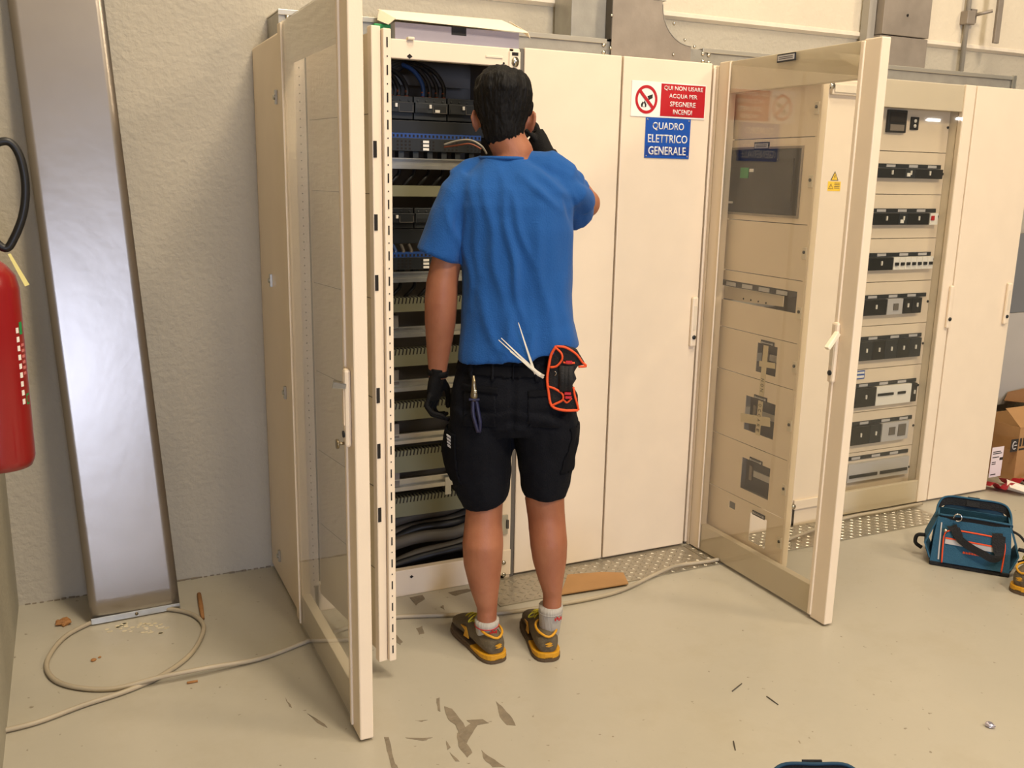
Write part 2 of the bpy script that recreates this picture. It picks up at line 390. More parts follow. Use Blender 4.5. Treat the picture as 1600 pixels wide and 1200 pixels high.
# frame details
hd = [o for o in cab.children if o.name.startswith('frame_header')][0]; sl = [o for o in cab.children if o.name.startswith('frame_sill')][0]
def diamond(x, z, r): return MB().prism([(x-r, -.0002, z), (x, -.0002, z-r*.8), (x+r, -.0002, z), (x, -.0002, z+r*.8)], (0, -.001, 0))
p = gy(640, 88); diamond(p.x, p.z, .010).build('diamond_hole', M_hole, hd)
p = gy(643, 901); diamond(p.x, p.z, .008).build('diamond_hole', M_hole, sl)
p = gy(773, 89); MB().box(p.x-.035, p.x+.03, -.003, .0, p.z-.004, p.z+.004).build('pressed_groove', M_cream, hd, bevel=.002)
p = gy(787, 99); MB().cyl((p.x, 0, p.z), (p.x, -.0012, p.z), .004).build('hole', M_hole, hd)
p = gy(641, 61); MB().box(p.x-.012, p.x+.012, -.012, .01, p.z-.004, p.z+.006).build('clip', M_cream2, hd, bevel=.003)
rp_ = [o for o in cab.children if o.name.startswith('frame_post')][1]
MB().box(-.05, -.006, -.005, -.0002, 1.922, 1.984).build('corner_bracket', M_cream, rp_, bevel=.002)
p = gy(804, 97); b = MB(); b.limb([(p.x, -.004, p.z, .014, .018), (p.x, -.008, p.z, .014, .018)], 14, (0, 0, 1)); b.build('corner_bolt', M_screw, rp_)
p = gy(804, 85); MB().box(p.x-.012, p.x+.012, -.0062, -.0045, p.z-.005, p.z+.006).build('slot', M_hole, rp_)
MB().box(-.05, -.006, -.005, -.0002, .015, .12).build('corner_bracket', M_cream, rp_, bevel=.002)
for (u, v) in ((786, 878), (786, 897)):
    p = gy(u, v); MB().cyl((p.x, -.005, p.z), (p.x, -.010, p.z), .009, 6).build('corner_bolt', M_screw, rp_)
p = gy(788, 817); b = MB().box(p.x-.016, p.x+.012, -.01, -.0002, p.z-.045, p.z+.035); b.build('striker_plate', M_rail, rp_, bevel=.002)
MB().box(-.03, -.022, -.016, -.0102, p.z-.02, p.z+.015).build('striker_pin', M_brown, rp_)
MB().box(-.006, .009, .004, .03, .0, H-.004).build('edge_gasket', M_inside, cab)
lp_ = [o for o in cab.children if o.name.startswith('frame_post')][0]
b = MB()
for i in range(70): b.cyl((-.787, -.0002, .1+i*.0262), (-.787, -.0012, .1+i*.0262), .0022, 6)
b.build('post_hole', M_hole, lp_, kind='stuff')

# --- interior equipment of the open cabinet
IX0, IX1 = -.70, -.055
def zi(v, y): return zat(v, y)
YF = .10
def slot_duct(vt, vb, parent=cab, y=.10):
    z1 = zi(vt, y); z0 = zi(vb, y); b = MB(); b.box(IX0, IX1, y, y+.055, z0, z1-.002)
    o = b.build('slotted_wiring_duct', M_duct, parent)
    s_ = MB(); n = 46
    for i in range(n):
        x = IX0+(IX1-IX0)*(i+.5)/n; s_.hexa([(x-.004, y-.0006, z1-.022), (x+.001, y-.0006, z1-.022), (x+.001, y+.001, z1-.022), (x-.004, y+.001, z1-.022)], [(x, y-.0006, z1), (x+.005, y-.0006, z1), (x+.005, y+.03, z1), (x, y+.03, z1)])
    s_.build('duct_slot', M_hole, o, kind='stuff')
def zinc_rail(vt, vb, y=.10, parent=cab):
    z1 = zi(vt, y); z0 = zi(vb, y); h_ = z1-z0; b = MB()
    b.box(IX0, IX1, y, y+.004, z0, z0+h_*.28); b.box(IX0, IX1, y+.018, y+.022, z0, z1); b.box(IX0, IX1, y+.0, y+.022, z0+h_*.28, z0+h_*.28+.003); b.box(IX0, IX1, y+.006, y+.022, z1-.004, z1)
    return b.build('mounting_rail', M_rail, parent)
def blank_bar(vt, vb, y=.10, parent=cab):
    return MB().box(IX0, IX1, y, y+.05, zi(vb, y), zi(vt, y)).build('wiring_duct_cover', M_duct, parent)
zinc_rail(247, 264); blank_bar(290, 307); zinc_rail(425, 441); zinc_rail(511, 527); zinc_rail(594, 611); zinc_rail(678, 693); zinc_rail(748, 766)
for a, c_ in ((465, 487), (545, 572), (629, 656), (703, 737), (776, 806)): slot_duct(a, c_)
for v0, v1 in ((488, 512), (573, 596), (657, 679), (738, 750)):
    z1, z0 = zi(v0, .3), zi(v1, .3); p = gy(612, (v0+v1)/2, .14)
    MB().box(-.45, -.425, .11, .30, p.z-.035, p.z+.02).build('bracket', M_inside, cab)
p = gy(700, 753, .1); MB().box(p.x-.012, p.x+.012, .098, .13, p.z-.05, p.z+.02).build('bracket', M_rail, cab)

def breaker(x0, x1, z0, z1, y, parent, kind=0, dep=.08):
    h_ = z1-z0
    b = MB(); b.box(x0+.001, x1-.001, y, y+dep, z0+h_*.28, z0+h_*.74); b.box(x0+.001, x1-.001, y+.014, y+dep, z0, z1)
    for k in range(4):
        xx = x0+(x1-x0)*(k+.5)/4; b.box(xx-.004, xx+.004, y+.012, y+.02, z1-.018, z1-.010)
    o = b.build('circuit_breaker', M_brk if kind == 0 else M_brk2, parent, bevel=.002)
    xm = x0+(x1-x0)*.45
    MB().box(xm-.004, xm+.004, y-.008, y-.0002, z0+h_*.5, z0+h_*.66).build('toggle', M_white, o)
    MB().box(x0+.006, xm-.012, y-.002, y-.0002, z0+h_*.32, z0+h_*.5).build('trip_unit', M_brk2, o)
    MB().box(xm+.01, x1-.006, y-.0025, y-.0002, z0+h_*.3, z0+h_*.62).build('data_plate', M_brk2, o)
    b = MB(); xr = x1-.006; a = xm+.01
    for q in ((a, xr, z0+h_*.3, z0+h_*.3+.0015), (a, a+.0015, z0+h_*.3, z0+h_*.62), (xr-.0015, xr, z0+h_*.3, z0+h_*.62)): b.box(q[0], q[1], y-.0034, y-.0026, q[2], q[3])
    b.build('plate_edge', M_inside, o)
    if kind == 0: MB().box(xm-.002+.02, xm+.036, y-.0045, y-.0035, z0+h_*.33, z0+h_*.45).build('white_tag', M_white, o)
    return o
def breaker_row(v0, v1, y, w=.125, x0=-.605):
    zt, zb = zi(v0, y), zi(v1, y); x = x0; k = 0
    while x < -.08:
        breaker(x, x+w, zb, zt, y, cab, 0 if k % 2 == 0 else 1); x += w+.002; k += 1
    z = zb; b = MB().box(x0, x-.002, y+.02, y+.08, zb-.055, zb-.003); b.build('terminal_cover', M_brk2, cab, bevel=.002)
    return zt, zb-.055
def term_row(v0, v1, y, x0=-.605, x1=-.10):
    zt, zb = zi(v0, y), zi(v1, y); h_ = zt-zb
    o = MB().box(x0, x1, y, y+.05, zb, zt-h_*.28).build('distribution_block', M_brk2, cab, bevel=.001)
    p_ = MB().box(x0, x1, y, y+.05, zt-h_*.27, zt).build('neutral_block', M_blueterm, cab)
    b = MB(); n = 34
    for i in range(n):
        x = x0+(x1-x0)*(i+.5)/n
        b.box(x-.0035, x+.0035, y-.0008, y, zt-h_*.22, zt-h_*.08)
        if i % 6 < 4:
            for r_ in range(3): b.box(x-.0035, x+.0035, y-.0008, y, zb+h_*(.08+.2*r_), zb+h_*(.19+.2*r_))
    b.build('terminal_socket', M_hole, o, kind='stuff')
    for r_ in range(3): MB().box(-.325, -.303, y-.0022, y-.001, zb+h_*(.05+.21*r_), zb+h_*(.19+.21*r_)).build('white_tag', M_white, o)
    fins = MB()
    for i in range(9): fins.box(x0+.03+i*.054, x0+.05+i*.054, y+.01, y+.05, zb-.045, zb-.001)
    fins.build('connector_foot', M_brk, o)
zt1, zb1 = breaker_row(150, 186, .13); term_row(208, 236, .12)
zt2, zb2 = breaker_row(325, 357, .13); term_row(395, 421, .12)
# arcs of cable to the breakers
def cable(path, r, m, name='cable', parent=cab, res=6): return MB().tube(path, r, 8, res).build(name, m, parent)
for k, x in enumerate((-.455, -.43, -.405, -.375)):
    cable([(x-.16, .30, 1.985), (x-.13, .26, 1.96), (x-.03, .19, 1.91), (x, .155, 1.86), (x, .15, zt1+.002)], .0085, M_cableblk)
    MB().cyl((x, .15, zt1), (x, .15, zt1+.02), .0065).build('ferrule', M_copper, cab)
for k, x in enumerate((-.315, -.29, -.263, -.236)):
    mm = M_blue if k == 0 else M_cableblk
    cable([(x-.12, .30, 1.985), (x-.09, .24, 1.955), (x-.03, .18, 1.92), (x, .155, 1.87), (x, .15, zt1+.002)], .0080, mm)
    MB().cyl((x, .15, zt1), (x, .15, zt1+.018), .0065).build('ferrule', M_copper, cab)
for k in range(5): cable([(-.62, .25, 1.80+.02*k), (-.5, .22, 1.85+.012*k), (-.40, .2, 1.91+.01*k), (-.30, .25, 1.975)], .008, M_cableblk)
for x in (-.435, -.415, -.39, -.365, -.17, -.15, -.13):
    cable([(x, .15, zb1+.008), (x+.002, .145, zb1-.03), (x-.004, .145, zi(212, .14))], .0075, M_blue if x in (-.435, -.17) else M_cableblk)
for x in (-.46, -.43, -.40, -.37): cable([(x, .16, zb2), (x+.01, .15, zb2-.03), (x, .14, zi(398, .14))], .007, M_blue if x == -.43 else M_brown)
for base in (264, 441):
    z1, z0 = zi(base, .14), zi(base+(24 if base == 264 else 22), .14)
    for k in range(7):
        x = -.47+k*.055; cable([(x+.012, .15, z1+.01), (x+.008, .145, (z1+z0)/2+.01), (x-.01, .14, (z0+z1)/2-.008), (x-.03, .15, z0-.006)], .007, M_cableblk)
    MB().box(-.56, -.455, .135, .16, z0, z1).build('bracket', M_inside, cab)
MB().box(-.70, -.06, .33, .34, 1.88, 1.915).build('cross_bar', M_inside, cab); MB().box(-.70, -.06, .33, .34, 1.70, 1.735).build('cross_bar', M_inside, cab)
# thick mains cables in the foot of the cabinet
for k in range(13):
    y = .06+.3*((k*7) % 13)/13; z = .075+.013*k+.01*math.sin(k*2.1); r_ = .016+.004*((k*5) % 3)
    cable([(-.72, y+.03, z-.01+.02*math.sin(k)), (-.55, y, z+.015*math.cos(k*1.7)), (-.36, y+.02, z+.035+.012*math.sin(k*2.3)), (-.2, y, z+.05+.01*math.cos(k)), (-.07, y+.04, z+.065)], r_, M_brown if k % 3 else M_cableblk, 'mains_cable')
MB().box(-.70, -.06, .30, .305, .26, .30).build('cross_bar', M_inside, cab)
# two thin loose leads near the man's face
cable([gy(694, 226, .06), gy(715, 220, .02), gy(735, 219, -.02), gy(752, 228, -.05), gy(760, 240, -.03)], .0035, M_pipe, 'loose_lead')
cable([gy(694, 230, .07), gy(715, 227, .03), gy(735, 225, .0), gy(752, 233, -.02)], .003, M_copper, 'loose_lead')

# --- inner swing frame of the open cabinet, turned out with its blanking panels
HP = Vector((-.762, -.012, 0)); NP = Vector((-.688, -.545, 0)); dv = (NP-HP); LN = dv.length; dv.normalize(); ang = math.atan2(dv.y, dv.x)
XF = Matrix.Translation(HP) @ Matrix.Rotation(ang, 4, 'Z')      # local x along the frame, local -y = side facing +... 
ZS0, ZS1 = .075, 1.935
b = MB(); b.box(0, LN-.02, -.004, .004, ZS0, ZS1); sw = b.build('swing_frame', M_cream2, cab, xf=XF)
b = MB(); b.box(LN-.028, LN, -.026, .002, ZS0-.01, ZS1+.012); st = b.build('frame_stile', M_cream, sw, xf=XF, bevel=.003)
b = MB(); b.box(LN-.012, LN+.012, .004, .028, ZS0-.01, ZS1+.006); st2 = b.build('frame_stile', M_cream, sw, xf=XF, bevel=.003)
b = MB()
for i in range(26):
    z = ZS0+.03+i*(ZS1-ZS0-.06)/25
    b.box(LN+.0121, LN+.0132, .013, .017, z-.013, z+.013)
    if i < 25:
        zz = z+(ZS1-ZS0-.06)/50; b.box(LN+.0121, LN+.0132, .0135, .0165, zz-.002, zz+.002)
b.build('frame_slot', M_hole, st2, xf=XF, kind='stuff')
for z in (.55, .75, .92, 1.25, 1.42, 1.62):
    MB().box(LN+.0002, LN+.002, -.024, -.014, z-.02, z+.025).build('notch', M_hole, st, xf=XF)
for z in (.35, .62, .9, 1.2, 1.5, 1.72):
    MB().box(.02, LN-.04, .0045, .0052, z-.001, z+.001).build('panel_seam', M_inside, sw, xf=XF)
    MB().box(.02, LN-.04, -.0052, -.0045, z-.001, z+.001).build('panel_seam', M_inside, sw, xf=XF)

# --- glass doors standing open
def glass_door(parent, xa, xb, y0, y1, face, levers):
    """door slab turned at right angles to the row: xa..xb thickness, y0 (hinge) .. y1 (free edge), outer face at x=face"""
    z0, z1 = .008, 2.005; f = face
    g = .022
    fr = MB()
    fr.box(xa, xb, y1, y1+.075, z0, z1)                    # latch stile
    fr.box(xa+.003, xb, y0-.07, y0, z0, z1)                # hinge stile
    d = fr.build('glass_door', M_cream, parent, bevel=.004)
    MB().box(xa+.008, xb, y1+.075, y0-.07, z1-.12, z1-.002).build('top_rail', M_cream2, d, bevel=.002)
    MB().box(xa+.008, xb, y1+.075, y0-.07, z0+.002, z0+.115).build('bottom_rail', M_cream2, d, bevel=.002)
    MB().box(xa+.0005, xa+.0055, y1+.078, y0-.06, z0+.004, z1-.004).build('glass_pane', M_glass, d)
    MB().box(xa-.006, xa+.004, y1+.068, y1+.084, z0+.01, z1-.006).build('moulding', M_cream, d, bevel=.003)
    MB().box(xa-.003, xa+.004, y0-.074, y0-.066, z0+.01, z1-.006).build('moulding', M_cream, d, bevel=.002)
    return d
dL = glass_door(cab, -.861, -.822, -.028, -.842, -.861, True)
# hinges between door and side
for z in (.12, 1.0, 1.88): MB().cyl((-.836, -.014, z-.03), (-.836, -.014, z+.03), .009).build('hinge', M_cream2, cab)
def lever_handle(d, x, yc, zc, white):
    b = MB(); b.box(x-.018, x-.0003, yc-.014, yc+.014, zc-.10, zc+.11); h_ = b.build('handle', M_cream, d, bevel=.008)
    MB().box(x-.0195, x-.0181, yc-.008, yc+.008, zc-.04, zc+.06).build('handle_recess', M_cream2 if white else M_cream, h_)
    MB().cyl((x-.018, yc, zc-.065), (x-.0215, yc, zc-.065), .009).build('lock', M_brk2, h_)
    return h_
hL = lever_handle(dL, -.861, -.805, .955, False)
p0 = Vector((-.872, -.812, 1.02)); p1 = gy(520, 600, -.80)
b = MB(); dd = (p1-p0).normalized(); n_ = Vector((0, 0, 1)).cross(dd).normalized(); u_ = dd.cross(n_)
b.hexa([p0+n_*.010+u_*.007, p0-n_*.010+u_*.007, p0-n_*.010-u_*.007, p0+n_*.010-u_*.007], [p1+n_*.013+u_*.010, p1-n_*.013+u_*.010, p1-n_*.013-u_*.010, p1+n_*.013-u_*.010]); b.build('handle_lever', M_chrome, hL, bevel=.002, label='chrome lever')
p = Vector((-.89, -.805, .865)); b = MB(); b.cyl((-.8795, -.805, .865), (-.895, -.805, .865), .004); b.limb([(-.895, -.805, .865, .013, .013), (-.9, -.805, .865, .013, .013)], 14, (0, 0, 1)); b.build('key', M_steel, hL)

# --- right-hand cabinet with its glass door and inner frame swung out
cab4 = open_cabinet(.842, 1.652, .895, 1.425, 'open cream cabinet with glass door and inner panel frame swung out')
dR = glass_door(cab4, .851, .889, -.004, -.825, .851, False)
b = MB(); hR = lever_handle(dR, .851, -.755, .985, True)
p0 = Vector((.832, -.775, 1.062)); p1 = gx(1292, 545, .785)
dd = (p1-p0).normalized(); n_ = Vector((0, 0, 1)).cross(dd).normalized(); u_ = dd.cross(n_)
b = MB(); b.hexa([p0+n_*.009+u_*.009, p0-n_*.009+u_*.009, p0-n_*.009-u_*.009, p0+n_*.009-u_*.009], [p1+n_*.009+u_*.008, p1-n_*.009+u_*.008, p1-n_*.009-u_*.008, p1+n_*.009-u_*.008]); b.build('handle_lever', M_boxtop, hR, bevel=.003)
p = gx(1230, 87, .851)
RX = Matrix.Rotation(R(-90), 4, 'Z')                    # turns something facing -Y to face -X
def name_plate(x, y, z, w, parent, h_=.028):
    b = MB().box(x-.004, x-.0003, y-w/2, y+w/2, z-h_/2, z+h_/2).build('name_plate', M_brk2, parent, bevel=.001)
    MB().box(x-.0052, x-.0041, y-w/2+.005, y+w/2-.005, z-h_/2+.005, z+h_/2-.005).build('plate_insert', M_refl, b)
    k = MB()
    for j in (-.003, .003): k.box(x-.0058, x-.0053, y-w/2+.012, y+w/2-.012, z+j-.0012, z+j+.0008)
    k.build('small_print', M_ink, b); return b
name_plate(.8505, p.y, p.z-.006, .095, dR)
# the inner frame
XI = .90; YI1 = -.012; YI0 = -.528
sw4 = MB().box(XI+.002, XI+.03, YI0-.002, YI0+.02, .10, 1.91).build('swing_frame', M_cream, cab4, bevel=.004)
MB().box(XI+.002, XI+.03, YI1-.02, YI1+.002, .10, 1.91).build('hinge_stile', M_cream, sw4, bevel=.003)
def yz(u, v): p = gx(u, v, XI); return p.y, p.z
seams = [.10, yz(1224, 811)[1], yz(1200, 700)[1]-.02, yz(1241, 610)[1], .975, yz(1257, 440)[1], yz(1265, 352)[1], yz(1279, 213)[1], 1.905]
def rect(u0, v0, u1, v1):      # left-top / right-bottom pixels -> (ymin,ymax,zmin,zmax)
    a = yz(u0, v0); c_ = yz(u1, v1); return (min(a[0], c_[0]), max(a[0], c_[0]), min(a[1], c_[1]), max(a[1], c_[1]))
hole = dict(win=(-.455, -.03, 1.435, 1.675), strip=(-.49, -.006-.02, 1.085, 1.165), o2=(-.41, -.295, .83, .945), o3=(-.425, -.25, .585, .725), o4=(-.425, -.255, .34, .47), sq=(-.235, -.195, .235, .265), o5=(-.43, -.33, .14, .26))
for i in range(len(seams)-1):
    z0, z1 = seams[i]+.0015, seams[i+1]-.0015
    hs = [h_ for h_ in hole.values() if h_[2] >= z0-.03 and h_[3] <= z1+.03]
    hs = [(h_[0], h_[1], max(h_[2], z0+.004), min(h_[3], z1-.004)) for h_ in hs]
    b = MB()
    for (a0, a1, c0, c1) in cells(YI0+.004, YI1-.004, z0, z1, hs): b.box(XI, XI+.003, a0, a1, c0, c1)
    pn = b.build('blanking_panel', M_cream, sw4)
    zc = (z0+z1)/2; yl = YI0+.016
    q = MB().box(XI-.005, XI-.0003, yl-.011, yl+.011, zc-.022, zc+.022).build('panel_latch', M_cream2, pn, bevel=.002)
    MB().cyl((XI-.005, yl, zc+.004), (XI-.0075, yl, zc+.004), .006).build('latch_screw', M_brk2, q)
b = MB(); b.box(XI-.0006, XI, YI0+.004, YI1-.004, 0, 0)
# big breaker window
w_ = hole['win']
b = MB()
for q in ((w_[0]-.008, w_[0], w_[2]-.008, w_[3]+.008), (w_[1], w_[1]+.008, w_[2]-.008, w_[3]+.008), (w_[0], w_[1], w_[2]-.008, w_[2]), (w_[0], w_[1], w_[3], w_[3]+.008)): b.box(XI-.004, XI+.006, *q)
wf = b.build('window_frame', M_galvd, sw4)
MB().box(XI+.012, XI+.02, w_[0], w_[1], w_[2], w_[3]).build('window_insert', M_brk, wf)
MB().box(XI+.008, XI+.0115, w_[0]+.05, w_[1]-.02, w_[2]+.02, w_[3]-.035).build('inner_shield', M_brk2, wf)
a = gx(1160, 270, XI); MB().box(XI+.0055, XI+.0075, a.y-.028, a.y+.02, a.z-.02, a.z+.02).build('green_sticker', M_green, wf)
a = gx(1170, 267, XI); MB().box(XI+.0055, XI+.0075, a.y-.02, a.y+.004, a.z-.004, a.z+.008).build('white_sticker', M_white, wf)
a = gx(1139, 316, XI); MB().box(XI+.0055, XI+.0075, a.y-.015, a.y+.01, a.z-.004, a.z+.004).build('white_sticker', M_white, wf)
a = gx(1191, 228, XI); name_plate(XI, a.y, a.z, .085, sw4)
# strip with name plates
s_ = hole['strip']; ld = MB().box(XI+.004, XI+.008, s_[0], s_[1], s_[3]-.024, s_[3]+.002).build('plate_strip', M_brk2, sw4)
for k in range(4):
    y_ = s_[1]-.05-k*.10; MB().box(XI+.0012, XI+.0036, y_-.06, y_, s_[3]-.021, s_[3]-.006).build('plate_insert', M_refl, ld)
MB().prism([(XI+.03, s_[1], s_[2]), (XI+.03, s_[1]-.13, s_[2]-.0), (XI+.03, s_[1]-.36, s_[2]+.01), (XI+.03, s_[1]-.36, s_[3]-.03), (XI+.03, s_[1], s_[3]-.03)], (.003, 0, 0)).build('device_front', M_cream2, ld)
for k in range(4): MB().cyl((XI+.0298, s_[1]-.13-k*.045, s_[2]+.012), (XI+.029, s_[1]-.13-k*.045, s_[2]+.012), .004, 8).build('screw_hole', M_hole, ld)
def mini(h_, n, parent=sw4):
    o = MB().box(XI+.035, XI+.055, h_[0]-.01, h_[1]+.01, h_[2]-.01, h_[3]+.01).build('device', M_brk, parent)
    zc = (h_[2]+h_[3])/2
    MB().box(XI+.03, XI+.0345, h_[0]+.01, h_[1]-.04, zc-.01, zc+.015).build('device_face', M_refl, o)
    MB().box(XI+.029, XI+.0345, h_[1]-.03, h_[1]-.015, zc-.03, zc+.03).build('device_rail', M_galvd, o)
    return o
for k in ('o2', 'o3', 'o4'): mini(hole[k], 0)
for k in ('o2', 'o3', 'o4', 'o5'):
    h_ = hole[k]; name_plate(XI, (h_[0]+h_[1])/2-.002, h_[3]+.006, .075, sw4, .018)
# masking tape crosses with handwriting
def tape(y0, z0, y1, z1, w=.026, x=XI-.0012):
    a = Vector((x, y0, z0)); c_ = Vector((x, y1, z1)); d = (c_-a).normalized(); n = Vector((0, -d.z, d.y))*w/2
    return MB().prism([a+n, c_+n, c_-n, a-n], (-.0006, 0, 0))
ta = yz(1198, 535); tb_ = yz(1184, 680)
tp = tape(ta[0], ta[1], tb_[0], tb_[1], .028).build('masking_tape', M_mask, sw4)
a = yz(1187, 568); c_ = yz(1212, 572); tape(a[0]+.0, a[1], c_[0], c_[1], .022, XI-.002).build('masking_tape', M_mask, sw4)
a = yz(1158, 652); c_ = yz(1204, 660); tape(a[0], a[1], c_[0], c_[1], .036, XI-.002).build('masking_tape', M_mask, sw4)
txt = 'NON TOCCARE'; 
for i, ch in enumerate(txt):
    if ch == ' ': continue
    t_ = .40+.60*i/len(txt); y_ = ta[0]+(tb_[0]-ta[0])*t_; z_ = ta[1]+(tb_[1]-ta[1])*t_
    rot = RX @ Matrix.Rotation(R(90), 4, 'Y')
    lettering(ch, .011, .016, Vector((XI-.002-.0007, y_, z_)), M_ink, tp, rot, bold=.0)
# right post bits
pr = [o for o in cab4.children if o.name.startswith('frame_post')][1]
MB().box(1.427, 1.62, -.02, -.0003, 1.915, 1.975).build('corner_bracket', M_cream, pr, bevel=.004)
p = gy(1300, 134, -.02); MB().cyl((p.x, -.02, p.z), (p.x, -.026, p.z), .014, 6).build('corner_bolt', M_screw, pr)
p = gy(1321, 140, -.02); MB().box(p.x-.06, p.x+.07, -.026, -.0205, p.z-.014, p.z+.02).build('bracket_plate', M_cream2, pr, bevel=.003)
p = gy(1238, 801, -.01); MB().box(1.427, 1.60, -.012, -.0003, .085, .13).build('corner_bracket', M_cream, pr, bevel=.003)
MB().cyl((p.x, -.012, p.z+.03), (p.x, -.018, p.z+.03), .012, 6).build('corner_bolt', M_screw, pr)
def warn_triangle(p, s_, parent, y):
    b = MB().prism([(p.x-s_/2, y, p.z-s_*.42), (p.x+s_/2, y, p.z-s_*.42), (p.x, y, p.z+s_*.45)], (0, -.0008, 0)).build('warning_triangle', M_ink, parent)
    k = .74; MB().prism([(p.x-s_/2*k, y-.0009, p.z-s_*.36), (p.x+s_/2*k, y-.0009, p.z-s_*.36), (p.x, y-.0009, p.z+s_*.30)], (0, -.0005, 0)).build('triangle_fill', M_yel, b)
    z = p.z-.1*s_; q = s_*.1
    MB().prism([(p.x-q*.2, y-.0016, z+2*q), (p.x+q*.8, y-.0016, z+2*q), (p.x+q*.2, y-.0016, z+.4*q), (p.x+q*.9, y-.0016, z+.4*q), (p.x-q*.3, y-.0016, z-2*q), (p.x, y-.0016, z-.1*q), (p.x-q*.8, y-.0016, z-.1*q)], (0, -.0004, 0)).build('bolt_symbol', M_ink, b)
    return b
p = gy(1304, 275, 0); st_ = empty('warning_sticker', (p.x, -.002, p.z), label='small yellow electric shock triangle sticker on the cabinet post', cat='sticker')
warn_triangle(p, .045, st_, -.0006)
p = gy(1303, 291, 0); st_ = MB().box(p.x-.036, p.x+.036, -.0012, -.0003, p.z-.02, p.z+.02).build('warning_sticker', M_yel, label='small yellow text sticker below the triangle on the cabinet post', cat='sticker')
warn_triangle(Vector((p.x-.019, 0, p.z)), .026, st_, -.0014)
b = MB()
for k in range(4): b.box(p.x, p.x+.03, -.0016, -.0013, p.z+.012-k*.007, p.z+.0145-k*.007)
b.build('small_print', M_ink, st_)
# DIN rails in the open right cabinet
for z in (.5, .75, 1.0, 1.25, 1.5): MB().box(.96, 1.40, .2, .215, z, z+.035).build('mounting_rail', M_rail, cab4)

# --- cabinet with closed glass door
cab5 = empty('electrical_cabinet', (1.98, .2, 0), label='closed cream cabinet with glass front showing rows of breakers', cat='cabinet', group='tall electrical cabinets')
a0, a1 = 1.656, 2.301
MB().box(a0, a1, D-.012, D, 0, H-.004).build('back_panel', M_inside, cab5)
for xx in (a0, a1-.012): MB().box(xx, xx+.012, .03, D-.012, 0, H-.004).build('side_panel', M_cream2, cab5)
MB().box(a0+.012, a1-.012, .03, D-.012, H-.016, H-.004).build('top_panel', M_cream2, cab5)
d5 = MB(); d5.box(2.232, a1, 0, .026, .01, H); d5.box(a0+.002, 1.72, .002, .026, .01, H); d5 = d5.build('glass_door', M_cream, cab5, bevel=.004)
MB().box(1.72, 2.232, .006, .026, H-.118, H-.002).build('top_rail', M_cream2, d5, bevel=.002)
MB().box(1.72, 2.232, .006, .026, .01, .122).build('bottom_rail', M_cream2, d5, bevel=.002)
MB().box(1.72, 2.234, -.0005, .0045, .012, H-.004).build('glass_pane', M_glass, d5)
h_ = MB().box(2.276, 2.300, -.016, -.0003, .885, 1.09).build('handle', M_cream, d5, bevel=.006)
MB().cyl((2.288, -.016, .93), (2.288, -.020, .93), .009).build('lock', M_brk2, h_)
YP = .07
MB().box(2.236, 2.246, .03, .12, .05, 1.93).build('inner_cheek', M_cream2, cab5)
rowz = [(1.878, 1.78), (1.643, 1.582), (1.444, 1.373), (1.243, 1.167), (1.049, .958), (.854, .745), (.63, .52), (.443, .334), (.27, .13)]
zs5 = [1.93, 1.70, 1.51, 1.31, 1.11, .905, .70, .49, .29, .06]
